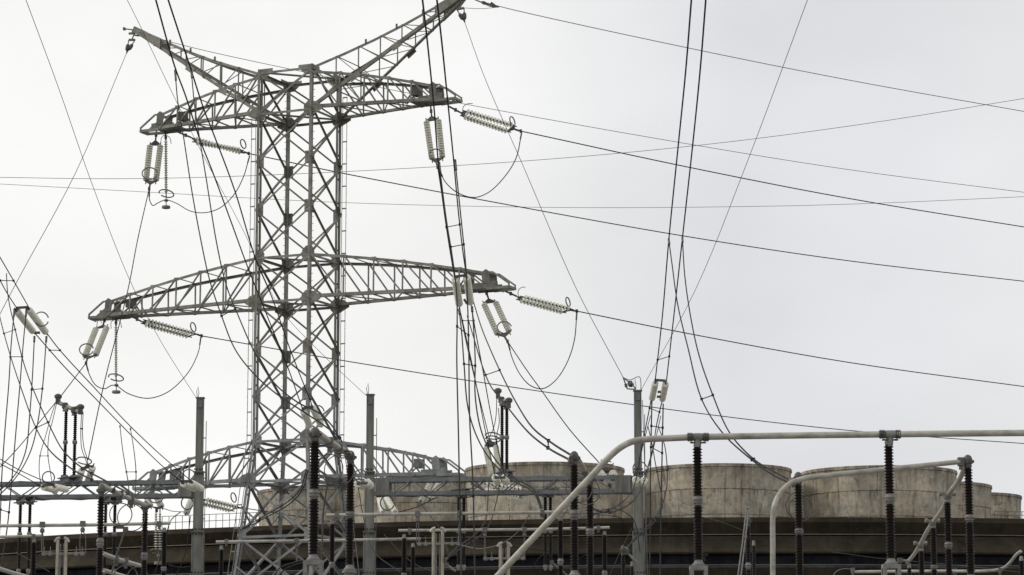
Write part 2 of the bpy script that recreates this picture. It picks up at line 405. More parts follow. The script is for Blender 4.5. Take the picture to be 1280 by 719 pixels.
# plan bracing at arm levels
for i in (0, 1, 4, 5, 8, 9):
    z = LV[i]; h = H - .1; b = MB()
    b.bar(tl(-h, -h, z), tl(h, h, z), .1); b.bar(tl(-h, h, z - .13), tl(h, -h, z - .13), .1)
    b.build('plan_bracing', 'tower_dark' if i < 6 else 'tower_low', tw)
# gusset plates at every leg joint
for i, z in enumerate(LV + LOW[:1]):
    big = i in (1, 4, 5, 8, 9); h = hh(z)
    for su in (-1, 1):
        for sv in (-1, 1):
            b = MB()
            for (d, nr_) in ((-U * su, T_ * sv), (-T_ * sv, U * su)):
                o_ = tl(su * h, sv * h, z) - nr_ * .045
                if big:
                    w_, hgt = .56, .46
                    poly = [(-.04, -hgt), (w_ * .55, -hgt), (w_, -hgt * .45), (w_, hgt * .45), (w_ * .55, hgt), (-.04, hgt)]
                else:
                    poly = [(-.04, -.38), (.44, -.38), (.44, .38), (-.04, .38)] if i else [(-.04, -.45), (.45, -.45), (.95, .0), (.95, .18), (-.04, .18)]
                b.prism([o_ + d * p + V((0, 0, q)) for p, q in poly], nr_, .03)
                for p in (.12, .3):
                    for q in ((-.28, -.1, .1, .28) if i else (-.28, -.12, .04)): b.box(o_ + d * p + V((0, 0, q)) + nr_ * .025, (.045, .03, .045), d, nr_)
                if big and i in (1, 5, 9) and nr_.dot(T_) ** 2 > .5:   # outward wing where an arm joins
                    b.prism([o_ - d * .04 + V((0, 0, -.42)), o_ - d * .04 + V((0, 0, .42)), o_ - d * .32 + V((0, 0, .36)), o_ - d * .68 + V((0, 0, .1)), o_ - d * .68 + V((0, 0, -.1))], nr_, .03)
            b.build('gusset_plate', 'tower' if i < 7 else 'tower_low', tw)
# ladders with rungs on the outer edges
for su, sv, pyt in ((-1, -1, 150), (1, 1, 118)):
    b = MB(); z1 = zl(pyt); prev = None
    ks = [z1 + (0 - z1) * i / 12 for i in range(13)]; ks = sorted(set(ks + [z_splay]), reverse=True)
    for a_, c_ in zip(ks[:-1], ks[1:]):
        for o_ in (.08, .36): b.bar(tl(su * (hh(a_) + o_), sv * (hh(a_) + .05), a_), tl(su * (hh(c_) + o_), sv * (hh(c_) + .05), c_), .035)
    z = z1
    while z > 1: b.bar(tl(su * (hh(z) + .08), sv * (hh(z) + .05), z), tl(su * (hh(z) + .36), sv * (hh(z) + .05), z), .035, .07); z -= 1.35
    z = z1
    while z > 1: b.bar(tl(su * (hh(z) + .36), sv * (hh(z) + .05), z), tl(su * (hh(z) + .36), sv * (hh(z) + .12), z), .02); z -= .45
    b.build('ladder', 'tower', tw)
def lerp(a, b, t): return a + (b - a) * t
def cross_arm(su, zlow, zup, Lh, ztip, mname, npan=7, cam_h=.95):
    Le = Lh - 1.35
    def lo(sv, t): return tl(su * lerp(H, Le, t), sv * lerp(H, .52, t), zlow)
    def up(sv, t): return tl(su * lerp(H, Le, t), sv * lerp(H, .45, t), lerp(zup, zlow + cam_h, t) + math.sin(t * math.pi) * .16)
    arm = MB()
    for sv in (-1, 1):
        arm.angle(lo(sv, 0), lo(sv, 1), .20, .03, V((0, 0, 1)), -T_ * sv)
        pts = [up(sv, k / 6) for k in range(7)]
        for p, q in zip(pts[:-1], pts[1:]): arm.angle(p, q, .16, .025, V((0, 0, -1)), -T_ * sv)
        # tip frame
        e = tl(su * Lh, sv * .42, zlow + .02)
        arm.bar(lo(sv, 1), e, .13, .16); k_ = tl(su * (Le + .35), sv * .44, zlow + cam_h * .98)
        arm.bar(up(sv, 1), k_, .09); arm.bar(k_, tl(su * Lh, sv * .42, zlow + .22), .09)
        arm.bar(tl(su * Lh, sv * .42, zlow - .03), tl(su * Lh, sv * .42, zlow + .26), .1)
    arm.bar(tl(su * Lh, -.45, zlow + .02), tl(su * Lh, .45, zlow + .02), .14)
    arm.bar(tl(su * Lh, -.45, zlow - .05), tl(su * (Lh - .45), -.3, zlow - .24), .07)
    a = arm.build('cross_arm', mname, tw)
    lac = MB()
    ts = [0] + [(i / npan) ** .92 for i in range(1, npan)] + [1]
    for sv in (-1, 1):
        for i in range(npan):
            t0, t1 = ts[i], ts[i + 1]
            if i: lac.bar(lo(sv, t0), up(sv, t0), .075)
            if su > 0: lac.bar(up(sv, t0), lo(sv, t1), .08)
            else: lac.bar(up(sv, t0), lo(sv, t1), .08)
    for i in range(npan):
        t0, t1 = ts[i], ts[i + 1]
        lac.bar(lo(-1 if i % 2 else 1, t0), lo(1 if i % 2 else -1, t1), .06)
        if i % 2: lac.bar(up(-1, t0), up(1, t1), .05)
        lac.bar(up(-1, t1), up(1, t1), .05); lac.bar(lo(-1, t1), lo(1, t1), .07)
    pl = lac
    for i in range(1, npan):
        for sv in (-1, 1):
            for f in (lo, up):
                p = f(sv, ts[i]) + V((0, 0, -.05 if f is up else .08)); pl.box(p + T_ * sv * .02, (.32, .03, .16), U, T_)
    lac.build('arm_lacing', mname, a)
    # hanger box at the tip
    hb = MB(); c = Le - .15
    for sv in (-1, 1):
        hb.box(tl(su * (c - .1), sv * .48, zlow + .14), (1.5, .06, .42), U, T_)
        hb.prism([tl(su * (c + .35), sv * .50, zlow + .3), tl(su * (c - .1), sv * .50, zlow + .3), tl(su * (c - .2), sv * .50, zlow + .95), tl(su * (c + .1), sv * .50, zlow + 1.12), tl(su * (c + .3), sv * .50, zlow + .98)], T_, .05)
    hb.box(tl(su * (c + .1), 0, zlow + .16), (.5, .9, .34), U, T_); hb.box(tl(su * (c - .9), 0, zlow + .05), (.5, .9, .18), U, T_)
    hb.box(tl(su * (c - 1.2), 0, zlow + .75), (.35, .7, .5), U, T_)
    hb.bar(tl(su * (c - 1.2), .3, zlow + .9), tl(su * (c - 1.9), .1, zlow + .1), .07); hb.bar(tl(su * (c - 1.2), -.3, zlow + .9), tl(su * (c - 1.9), -.1, zlow + .1), .07)
    hb.box(tl(su * (c + .55), -.35, zlow + .26), (.3, .3, .3), U, T_)
    hb.build('hanger_bracket', 'tower_dark' if mname == 'tower' else mname, a)
LT, LM, LB = 10.45, 13.75, 10.75
for su in (-1, 1):
    cross_arm(su, LV[1], zl(100), LT if su > 0 else LT + .32, 0, 'tower', 5)
    cross_arm(su, LV[5], LV[4], LM + .12 if su > 0 else LM + .4, 0, 'tower', 6)
    cross_arm(su, LV[9], LV[8], LB, 0, 'tower_low', 5)
# horn arms for the shield wires
def horn(su):
    Lh = 11.05 if su > 0 else 11.3; zt_ = zl(15); Le = Lh - 1.9
    zte = lerp(LV[0], zt_, .83)
    def up(sv, t): return tl(su * lerp(H, Lh, t), sv * lerp(H, .22, t), lerp(LV[0], zt_ + .18, t) - .5 * math.sin(t * math.pi) * .5)
    def lo(sv, t): return tl(su * lerp(H, Lh, t), sv * lerp(H, .22, t), lerp(LV[1], zt_ - .22, t))
    b = MB()
    for sv in (-1, 1):
        P = [up(sv, k / 5) for k in range(6)]
        for p, q in zip(P[:-1], P[1:]): b.angle(p, q, .15, .025, V((0, 0, -1)), -T_ * sv)
        b.angle(lo(sv, 0), lo(sv, 1), .19, .03, V((0, 0, 1)), -T_ * sv)
    a = b.build('horn_arm', 'tower', tw)
    lac = MB(); n = 6; ts = [(i / n) ** .95 * .86 for i in range(n + 1)]
    for i in range(n):
        t0, t1 = ts[i], ts[i + 1]
        for sv in (-1, 1):
            if i: lac.bar(lo(sv, t0), up(sv, t0), .075)
            lac.bar(up(sv, t0), lo(sv, t1), .045)
        lac.bar(lo(-1, t0), lo(1, t1), .045); lac.bar(up(-1, t1), up(1, t1), .045); lac.bar(lo(-1, t1), lo(1, t1), .06)
    tp = MB()
    q = [up(-1, .8), up(-1, 1), lo(-1, 1), lo(-1, .8)]; tp.prism([p - T_ * .05 for p in q], T_, .04)
    q = [up(1, .8), up(1, 1), lo(1, 1), lo(1, .8)]; tp.prism([p + T_ * .05 for p in q], T_, .04)
    d = (up(1, 1) - up(1, .9)).normalized(); c = (up(1, 1) + lo(-1, 1)) / 2
    tp.bar(c - d * .6, c + d * .35, .5, .38); tp.bar(c + d * .3, c + d * 1.15 + V((0, 0, -.25)), .07); tp.bar(c + d * 1.1 + V((0, -.15, -.24)), c + d * 1.1 + V((0, .15, -.24)), .14)
    tp.bar(c + d * .3 - V((0, 0, .2)), c + d * .75 - V((0, 0, .4)), .12)
    tp.build('tip_plate', 'tower', a)
    for t in (.35, .55, .72): lg = MB(); lg.box(up(-1, t) + V((0, 0, .1)), (.12, .1, .22)); lg.build('lug', 'tower', a)
    gp = lac
    for t in (.28, .55):
        for sv in (-1, 1): gp.bar(lo(sv, t - .03) + T_ * sv * .03, lo(sv, t + .03) + T_ * sv * .03, .04, .36)
    gp.build('arm_lacing', 'tower', a)
    return c
hornL = horn(-1); hornR = horn(1)

# ------------------------------------------------------------------ wires
def catmull(P, k=6):
    P = [V(p) for p in P]
    if len(P) == 2: return [P[0].lerp(P[1], i / 4) for i in range(5)]
    out_ = []; Q = [P[0] * 2 - P[1]] + P + [P[-1] * 2 - P[-2]]
    for i in range(1, len(Q) - 2):
        a, b_, c, d = Q[i - 1], Q[i], Q[i + 1], Q[i + 2]
        ta, tb, tc_ = (b_ - a).length ** .5 or .01, (c - b_).length ** .5 or .01, (d - c).length ** .5 or .01
        m1 = (b_ - a) / ta - (c - a) / (ta + tb) + (c - b_) / tb; m2 = (c - b_) / tb - (d - b_) / (tb + tc_) + (d - c) / tc_
        m1 *= tb; m2 *= tb
        for j in range(k):
            t = j / k
            out_.append(b_ * (2 * t ** 3 - 3 * t ** 2 + 1) + m1 * (t ** 3 - 2 * t ** 2 + t) + c * (-2 * t ** 3 + 3 * t ** 2) + m2 * (t ** 3 - t ** 2))
    out_.append(P[-1]); return out_
def path(pts, D0, D1, k=6):
    n = len(pts); ln = [0]
    for a, b_ in zip(pts[:-1], pts[1:]): ln.append(ln[-1] + math.hypot(b_[0] - a[0], b_[1] - a[1]))
    R = []
    for i, p in enumerate(pts):
        D = p[2] if len(p) > 2 else D0 + (D1 - D0) * ln[i] / ln[-1]
        R.append(W(p[0], p[1], D))
    return catmull(R, k)
def rad(wpx, D): return wpx * D / FPX / 2
def wire(name, label, cat, pts, D0, D1, wpx=1.3, m='wire', group=None, ends=()):
    P = path(pts, D0, D1); r = [rad(wpx, max(p.y, 20)) for p in P] if abs(D1 - D0) > 25 and False else rad(wpx, (D0 + D1) / 2)
    if not ends:
        b = MB(); b.tube(P, r, 6); o = b.build(name, m, loc=P[0], smooth=True); return tag(o, label, cat, group)
    t = thing(name, label, cat, P[0], group)
    b = MB(); b.tube(P, r, 6); b.build('strand', m, t, smooth=True)
    for e in ends:
        q = P[0:3] if e == 0 else P[-1:-4:-1]
        d = (q[1] - q[0]).normalized(); c = MB(); c.tube([q[0], q[0] + d * .5], r * 1.7, 6); c.build('end_clamp', 'fitting', t)
    return t
def twin(label, A, B_, D0, D1, spacers=(), wpx=1.4, group='twin conductor bundles', name='twin_conductor', cat='conductor', m='wire', clamp0=False, clamp1=False):
    """two strands held apart by spacers; A and B_ are the pixel paths"""
    PA, PB = path(A, D0, D1), path(B_, D0, D1); r = rad(wpx, (D0 + D1) / 2)
    t = thing(name, label, cat, PA[0], group)
    for P in (PA, PB):
        b = MB(); b.tube(P, r, 6); o = b.build('strand', m, t, smooth=True)
        for fl, seq in ((clamp0, P), (clamp1, P[::-1])):
            if fl:
                d = (seq[1] - seq[0]).normalized(); c = MB(); c.tube([seq[0] - d * .1, seq[0] + d * .55], r * 2.0, 6); c.box(seq[0], (r * 3.6, r * 3.4, r * 5)); c.build('end_clamp', 'fitting', o)
    for (xa, ya, xb, yb) in spacers:
        pa = min(PA, key=lambda p: (pix(p)[0] - xa) ** 2 + (pix(p)[1] - ya) ** 2); pb = min(PB, key=lambda p: (pix(p)[0] - xb) ** 2 + (pix(p)[1] - yb) ** 2)
        b = MB(); b.tube([pa, pb], r * .75, 5); b.box(pa, (r * 3.4,) * 3); b.box(pb, (r * 3.4,) * 3); b.build('spacer', 'wire', t)
    return t
def pix(p):
    v = V(p) - V((0, 0, CAMZ)); f = v.y * cp + v.z * sp; u = -v.y * sp + v.z * cp
    return 640 + FPX * v.x / f, 359.5 - FPX * u / f

# ------------------------------------------------------------------ insulator strings
def disc_string(parent, A, B_, r, n, m='cream', dense=False):
    Ln = (B_ - A).length; p = Ln / n; core = .30 if not dense else .55
    prof = []
    for i in range(n):
        t = i * p
        if dense: prof += [(t, r * .8), (t + p * .3, r * .97), (t + p * .5, r), (t + p * .7, r * .97), (t + p * .98, r * .8)]
        else: prof += [(t, r * .3), (t + p * .38, r * .34), (t + p * .42, r * .92), (t + p * .50, r), (t + p * .58, r * .9), (t + p * .62, r * .34), (t + p * .98, r * .3)]
    if dense: prof = [(0, r * .3)] + prof + [(Ln, r * .3)]
    b = MB(); b.lathe(A, B_, prof, 18 if dense else 16); o = b.build('disc_stack', m, parent, smooth=True)
    d = (B_ - A).normalized()
    c = MB(); c.tube([A - d * .28, B_ + d * .28], max(.035, r * .18), 6); c.build('core_rod', 'fitting', o)
    if not dense:
        c = MB()
        for i in range(n): c.lathe(A + d * (i * p + p * .62), B_ + d * p, [(0, r * .40), (p * .6, r * .40)], 8)
        c.build('cap_row', 'fitting', o)
    return o
def ringpts(c, nrm, R, n=28, a0=0, a1=2 * math.pi):
    nrm = nrm.normalized(); X = V((0, 0, 1)).cross(nrm)
    if X.length < .1: X = V((1, 0, 0))
    X.normalize(); Y = nrm.cross(X)
    return [c + X * (R * math.cos(a0 + (a1 - a0) * i / n)) + Y * (R * math.sin(a0 + (a1 - a0) * i / n)) for i in range(n)]
def string(label, cols, r, n, ring=None, link=None, tail=None, top=None, bot=None, weight=None, m='cream', dense=False, group='insulator strings', spike=False, bars=()):
    """cols: [((x,y,D),(x,y,D)), ...] disc columns; top / bot: yoke apex; link: where it is hung; tail: where the wire starts"""
    C = [(W(*a), W(*b_)) for a, b_ in cols]; D = cols[0][0][2]
    org = W(*link) if link else C[0][0]
    t = thing('insulator_string', label, 'insulator', org, group)
    for a, b_ in C: disc_string(t, a, b_, rad(r * 2, D), n, m, dense)
    for apex, idx in ((top, 0), (bot, 1)):
        if apex:
            ap = W(*apex); pts = [c[idx] for c in C]; b = MB()
            if len(pts) > 1:
                e = (pts[1] - pts[0]) * .06; out_d = (ap - (pts[0] + pts[1]) / 2) * .25
                nn = (pts[1] - pts[0]).cross(ap - pts[0])
                if nn.length < 1e-4: nn = V((0, 1, 0))
                b.prism([pts[0] - e, pts[1] + e, pts[1] + e + out_d * .6, ap, pts[0] - e + out_d * .6], nn, .06)
            else: b.bar(pts[0], ap, .09)
            b.build('yoke_plate', 'fitting', t)
    if link:
        b = MB(); e = W(*(top or cols[0][0])); o_ = W(*link); b.tube([o_, e], .055, 6); mid = o_.lerp(e, .6); b.box(mid, (.16, .12, .2)); b.build('hanger_link', 'fitting', t)
    if tail:
        b = MB(); e = W(*(bot or cols[0][1])); o_ = W(*tail); b.tube([e, o_], .06, 6); b.box(o_, (.14, .12, .2)); b.build('tail_clamp', 'fitting', t)
    for rg in (ring if isinstance(ring, list) else [ring] if ring else []):
        c = W(*rg[:3]); R = rad(rg[3] * 2, rg[2]); nrm = rg[4]
        b = MB(); b.tube(ringpts(c, V(nrm), R, 30, *((.25, 2 * math.pi - .1) if rg[3] > 7.5 else (0, 2 * math.pi))), .035 * rg[2] / 165 * 1.1, 6, closed=rg[3] <= 7.5); b.build('corona_ring', 'ring', t, smooth=True)
    for (x0, y0, x1, y1) in bars:
        b = MB(); b.bar(W(x0, y0, D), W(x1, y1, D), .09 * D / 110); b.build('cross_bar', 'fitting', t)
    if weight:
        c = W(*weight); b = MB(); b.lathe(c + V((0, 0, .09)), c - V((0, 0, .2)), [(0, .1), (.01, .23), (.04, .26), (.15, .26), (.18, .22)], 16); b.lathe(c + V((0, 0, .8)), c, [(0, .03), (.3, .03), (.32, .1), (.38, .14), (.46, .1), (.48, .03), (.75, .03)], 10); b.build('balance_weight', 'tower', t, smooth=True)
    return t
FR = (0.15, -1, .1)
# --- on the pylon
string('upright double string under the left end of the top cross arm', [((187.5, 182, 169.5), (182.5, 226, 167.8)), ((200.5, 182, 169.5), (195, 226, 167.8))], 4.0, 15, ring=(187, 217, 167.5, 9.5, (.1, -1, .5)), link=(196, 160, 169.8), top=(194.5, 175, 169.6), bot=(187.5, 231, 167.6), tail=(186.5, 236, 167.4))
string('single thin string with round weight under the left end of the top cross arm', [((207.3, 176, 169), (207.6, 241, 169))], 2.7, 22, ring=(208, 242, 169, 9.5, (.15, .35, 1)), link=(207, 165, 169), weight=(207.6, 259, 169))
string('slanting string running right from the left end of the top cross arm', [((244, 174, 168.3), (301, 190.5, 170.5)), ((245, 178, 167.8), (300, 187.5, 170)),], 3.6, 15, ring=(304, 180, 171, 6, (1, -.55, .2)), link=(222, 165, 168), top=(239, 172, 168.2), bot=(305, 190, 171), tail=(311, 192, 171.4))
string('upright double string under the right end of the top cross arm', [((533, 152, 160.8), (540, 199, 159)), ((548, 150, 160.8), (553, 197, 159))], 4.0, 15, ring=(545, 193, 158.6, 8.5, (.1, -1, .5)), link=(538, 130, 161), top=(539.5, 145, 161), bot=(545.5, 204, 158.8), tail=(547, 209, 158.6))
string('slanting double string off the right tip of the top cross arm', [((583, 139.5, 161.3), (641, 157, 163.3)), ((580, 146, 161.1), (634, 164, 163.1))], 3.9, 14, ring=(640.5, 152, 163.4, 6.5, (1, -.55, .2)), link=(561, 133, 160.6), top=(575, 140.5, 161), bot=(644, 162, 163.6), tail=(651, 164, 164))
string('steep double string below the left end of the middle cross arm', [((120, 411, 170.3), (106, 446, 168.2)), ((133.5, 409, 170.3), (119.5, 444, 168.2))], 4.0, 15, ring=(108, 437, 168, 8.7, (.1, -1, .5)), link=(133, 393, 170.6), top=(129, 406, 170.5), bot=(109, 449, 168), tail=(107.5, 454, 167.8))
string('single thin string with round weight below the left end of the middle cross arm', [((145, 408, 170), (145, 471, 170))], 2.6, 22, ring=(145, 472, 170, 9.5, (.15, .35, 1)), link=(145, 396, 170), weight=(145.3, 490, 170))
string('slanting string running right from the left end of the middle cross arm', [((184, 401, 169.3), (243, 417, 171.3)), ((181, 405.5, 169.1), (235, 420.5, 171.1))], 3.6, 14, ring=(241.5, 409, 171.3, 6, (1, -.5, .2)), link=(163, 395, 169), top=(177, 402, 169.1), bot=(246, 418, 171.5), tail=(252, 420, 171.8))
string('steep double string below the right end of the middle cross arm', [((605, 380, 160), (622, 418, 158)), ((619.5, 378, 160), (636.5, 415, 158))], 3.9, 14, ring=(630.5, 409.5, 157.8, 9, (.1, -1, .5)), link=(605, 357, 160.2), top=(610.5, 373, 160.1), bot=(631, 421.5, 157.8), tail=(634.5, 427, 157.7))
string('slanting double string off the right tip of the middle cross arm', [((655, 371.5, 160.5), (712, 386, 162.5)), ((650, 375.5, 160.3), (703, 390, 162.3))], 3.7, 13, ring=(710, 377.5, 162.5, 6, (1, -.5, .2)), link=(627, 362, 160), top=(646, 370.5, 160.2), bot=(715, 388, 162.8), tail=(721, 389, 163.1))
string('slanting double string right of the first gantry post, from the lowest cross arm', [((258, 625, 168), (297, 634, 169.5)), ((250, 629, 168), (288, 638, 169.3))], 3.4, 11, ring=(292, 622, 169.5, 6, (1, -.5, .2)), link=(236, 612, 167.6), top=(246, 624, 167.8), bot=(298, 635, 169.6), tail=(304, 635, 170))
string('pair of pale strings hung behind the left gantry beam under the lowest arm tip', [((182, 618, 168), (188, 633, 167)), ((194, 618, 168), (202, 634, 167))], 4.2, 6, ring=(195, 621, 166.5, 9, (.1, -1, .5)), link=(192, 606, 168.4), top=(190, 613, 168.2), bot=(197, 637, 167), m='cream_pale')
string('long thin pale double string hanging low left of the first gantry post', [((195, 641, 168), (195, 688, 168)), ((200, 641, 168), (200, 688, 168))], 2.6, 15, ring=(197, 690, 167.6, 9, (.15, .3, 1)), link=(197, 634, 168), weight=(198, 704, 168), m='cream_pale')
string('pair of pale strings leaning below the right end of the lowest cross arm', [((538, 604, 160), (525.5, 627, 158.5)), ((549, 603, 160), (537, 625, 158.5))], 3.6, 9, link=(543, 592, 160.4), top=(543.5, 600, 160.2), ring=(535, 618, 158.4, 11, (.4, -.5, 1)), m='cream_pale')
string('bright double string running right behind the right gantry beam', [((596, 603, 161.5), (652, 612, 163.5)), ((606, 613, 161.2), (648, 621, 163.1))], 3.6, 12, link=(588, 600, 161), top=(592, 607, 161.2), bot=(656, 618, 163.8), m='cream_pale')
# --- on the gantry line (about 145 m)
string('capsule-like white pair highest at the far left edge, with ring', [((21, 389, 108), (41, 414, 110)), ((36, 387, 108), (57, 415, 110))], 4.6, 24, ring=(52, 399, 109, 9, (.5, -1, 0)), dense=True, bars=((20, 385, 35, 384), (44, 416, 50, 416)), group='capsule insulator pairs', m='cream_pale')
string('white pair resting before the left gantry beam with a ring above it', [((54, 609, 142), (70, 613, 144)), ((69, 609, 142), (83, 612, 144))], 4.2, 18, ring=(60.5, 597, 142, 7.5, (.2, -1, 0)), dense=True, bars=((53, 607, 68, 606),), group='capsule insulator pairs', m='cream_pale')
string('white pair hanging upright onto the left gantry beam below a flat ring', [((102, 588, 148), (97, 606, 149)), ((116, 584, 148), (108, 606, 149))], 4.4, 16, ring=(105, 576, 147.5, 9.5, (.1, .4, 1)), dense=True, top=(109, 580, 148), bars=((101, 586, 116, 583),), tail=None, group='capsule insulator pairs', m='cream_pale')
string('white pair in front of the first gantry post at beam height', [((229, 605, 142), (243, 611, 144)), ((240, 604, 142), (252, 611, 144))], 4.3, 18, ring=(236, 595, 142, 8, (.2, -1, 0)), dense=True, bars=((226, 602, 240, 602),), group='capsule insulator pairs', m='cream_pale')
string('single white capsule tilting below the beam end at the first gantry post', [((239, 626, 149), (233, 641, 148))], 4.3, 16, ring=(234, 629, 147.5, 8, (.6, -1, 0)), dense=True, group='capsule insulator pairs', m='cream_pale')
string('white capsule pair before the pylon legs above the brown post insulator', [((379, 514, 104), (387, 532, 106)), ((391, 510, 104), (401, 531, 106))], 4.4, 22, ring=(398, 516, 105, 9, (.8, -1, 0)), dense=True, bars=((377, 511, 391, 508),), group='capsule insulator pairs', m='cream_pale')
string('round white pair seen end on beside the middle gantry post', [((447, 605, 141), (453, 608, 144)), ((459, 603, 141), (463, 607, 144))], 5.0, 16, ring=(451, 595, 141, 8, (.2, -1, .1)), dense=True, bars=((446, 605, 459, 604),), group='capsule insulator pairs', m='cream_pale')
string('white strings angled below the beam just right of the middle gantry post', [((474, 622, 149), (479, 641, 147.5)), ((482, 622, 149), (494, 641, 147.5))], 4.0, 16, ring=(484, 629, 147, 9, (.4, -1, 0)), dense=True, group='capsule insulator pairs', m='cream_pale')
string('upright white capsule pair crossing the middle cross arm near its right tip', [((569, 349, 108), (574, 380, 110.5)), ((583.5, 347, 108), (588, 378, 110.5))], 5.0, 26, dense=True, bars=((568, 346, 583, 344), (580, 374, 584, 380)), group='capsule insulator pairs', m='cream_pale')
string('long white ribbed pair under a flat ring beside the tall brown twin insulators', [((607, 560, 148), (615, 596, 146)), ((620, 558, 148), (624, 592, 146))], 3.8, 14, ring=[(616, 545, 148, 9.5, (.1, .35, 1)), (616, 549, 148, 9, (.1, .35, 1))], top=(611, 548, 148.2), tail=None, m='cream_pale', group='insulator strings', bars=((607, 554, 621, 556),))
string('round white pair seen end on before the right gantry beam, below the ribbed pair', [((619, 597, 141), (622, 603, 144)), ((631, 597, 141), (633, 603, 144))], 4.7, 14, dense=True, bars=((618, 597, 631, 597),), group='capsule insulator pairs', m='cream_pale')
string('white capsule pair high in the open sky above the right gantry post', [((819, 479, 106), (815, 498, 108)), ((832, 480, 106), (828, 499, 108))], 4.3, 24, dense=True, bars=((818, 475, 832, 476), (822, 490, 826, 490), (821, 496, 826, 496)), group='capsule insulator pairs', m='cream_pale')
string('round white pair seen end on beside the right gantry post', [((795, 600, 140), (796, 604, 143)), ((805, 601, 140), (804, 604, 143))], 4.8, 14, ring=(800, 586, 140, 9, (.2, -1, .1)), dense=True, group='capsule insulator pairs', m='cream_pale')
string('white disc pair lying on the right gantry beam near its end box', [((750, 591, 146), (762, 607, 144.5)), ((765, 591, 146), (775, 607, 144.5))], 5.2, 6, ring=(759, 578, 146.5, 8, (.3, -.4, 1)), top=(753, 583, 146.4), bars=((749, 586, 766, 588),), m='cream_pale')

# ------------------------------------------------------------------ long single lines
def line(label, pts, D0, D1, wpx, m='wire', name='overhead_line', cat='power line', group='overhead lines'):
    return wire(name, label, cat, pts, D0, D1, wpx, m, group)
line('line from the top arm right string to the right edge', [(651, 164), (860, 209), (1060, 248), (1300, 287)], 164, 188, 1.35)
line('line from the top arm left string, behind the pylon, to the right edge', [(311, 192), (430, 217), (640, 257), (860, 296), (1060, 326), (1300, 354)], 171.4, 210, 1.3)
line('line from the middle arm right string to the right edge', [(721, 389), (860, 417), (1060, 453), (1300, 486)], 163, 190, 1.3)
line('line from the middle arm left string, behind the legs, to the lower right', [(252, 420), (430, 451), (640, 484), (860, 515), (1060, 538), (1300, 556)], 171.8, 216, 1.2)
line('lowest line, from the string by the first gantry post past the pylon feet', [(304, 635), (400, 650), (520, 668), (690, 690)], 170, 197, 1.1)
line('faint shield wire from the left horn tip across the sky to the right edge', [(172, 40), (230, 57), (370, 88), (580, 130), (860, 180), (1060, 212), (1300, 243)], 169, 208, .75, 'wire_thin', 'shield_wire', 'shield wire', 'shield wires')
line('highest faint shield wire, from the right horn tip to the right edge', [(602, 2), (640, 12), (860, 60), (1060, 100), (1300, 143)], 160, 184, .95, 'wire_thin', 'shield_wire', 'shield wire', 'shield wires')
line('distant line rising to the upper right behind the pylon', [(-20, 221.5), (150, 223.5), (320, 219.5), (640, 202.5), (880, 181), (1080, 155), (1300, 120)], 250, 250, .7, 'wire_thin', group='distant lines')
line('distant nearly level line behind the pylon, lower of the two', [(-20, 229), (180, 240), (420, 253), (700, 259.5), (950, 258), (1100, 254), (1300, 245)], 250, 250, .62, 'wire_thin', group='distant lines')
line('thin wire from the left top corner down to the first gantry post', [(28, -12), (75, 115), (115, 230), (163, 352), (200, 425), (245, 497)], 105, 147.2, .8, 'wire_thin', 'shield_wire', 'shield wire', 'shield wires')
line('thin wire passing the left horn tip down to the middle gantry post', [(153, -12), (175, 32), (222, 130), (257, 200), (305, 290), (350, 385), (400, 440), (457, 494)], 105, 146, .7, 'wire_thin', 'shield_wire', 'shield wire', 'shield wires')
line('thin wire from the right horn down to the right gantry post', [(581, 28), (605, 95), (655, 210), (720, 360), (779, 472)], 160, 145, .9, 'wire_thin', 'shield_wire', 'shield wire', 'shield wires')
line('thin wire from the left horn going down to the left edge', [(158, 67), (95, 215), (25, 345), (-5, 402)], 168.5, 150, .95, 'wire_thin', 'shield_wire', 'shield wire', 'shield wires')
line('thin wire slanting from the top right of the sky to the right gantry post', [(1013, -10), (935, 200), (868, 365), (800, 490)], 110, 144.4, .8, 'wire_thin', 'shield_wire', 'shield wire', 'shield wires')
line('down wire from the upright string at the top arm left end', [(186.5, 236), (172, 300), (160, 362), (130, 480), (110, 575)], 167.4, 148, 1.3, group='down wires from the pylon', name='down_wire', cat='conductor')
line('down wire from the steep string at the middle arm left end', [(107.5, 454), (90, 477), (74, 498)], 167.8, 150, 1.3, group='down wires from the pylon', name='down_wire', cat='conductor')
line('down wire from the upright string at the top arm right end', [(547, 209), (558, 280), (568, 340), (579, 410), (595, 480), (611, 545)], 158.6, 148, 1.2, group='down wires from the pylon', name='down_wire', cat='conductor')
line('down wire from the steep string at the middle arm right end to the beam', [(634.5, 427), (660, 465), (676, 487), (712, 537), (753, 583)], 157.7, 146.4, 1.35, group='down wires from the pylon', name='down_wire', cat='conductor')
line('short wire from the low right strings up to the lowest cross arm', [(496, 641), (520, 634), (546, 622)], 148, 158, 1.2, group='down wires from the pylon', name='down_wire', cat='conductor')
G = 'jumper loops on the pylon'
def jump(label, pts, D0, D1, w_=1.2): return wire('jumper_loop', label, 'jumper wire', pts, D0, D1, w_, 'wire', G, ends=(0, 1))
jump('wavy jumper loop below the left end of the top cross arm', [(186.5, 236), (187, 250), (191, 257), (197, 254), (207, 250), (220, 254), (238, 264), (256, 266), (275, 260), (292, 244), (304, 222), (312, 195)], 167.5, 171, 1.2)
jump('wide jumper loop hanging right of the top cross arm', [(549, 212), (557, 228), (572, 241), (592, 247), (610, 241), (630, 222), (645, 198), (652, 166)], 158.8, 164, 1.3)
jump('wavy jumper loop below the left end of the middle cross arm', [(107.5, 454), (112, 469), (120, 482), (131, 486), (139, 482), (145, 482), (160, 492), (185, 498), (210, 490), (235, 466), (248, 440), (251, 422)], 168, 171.5, 1.2)
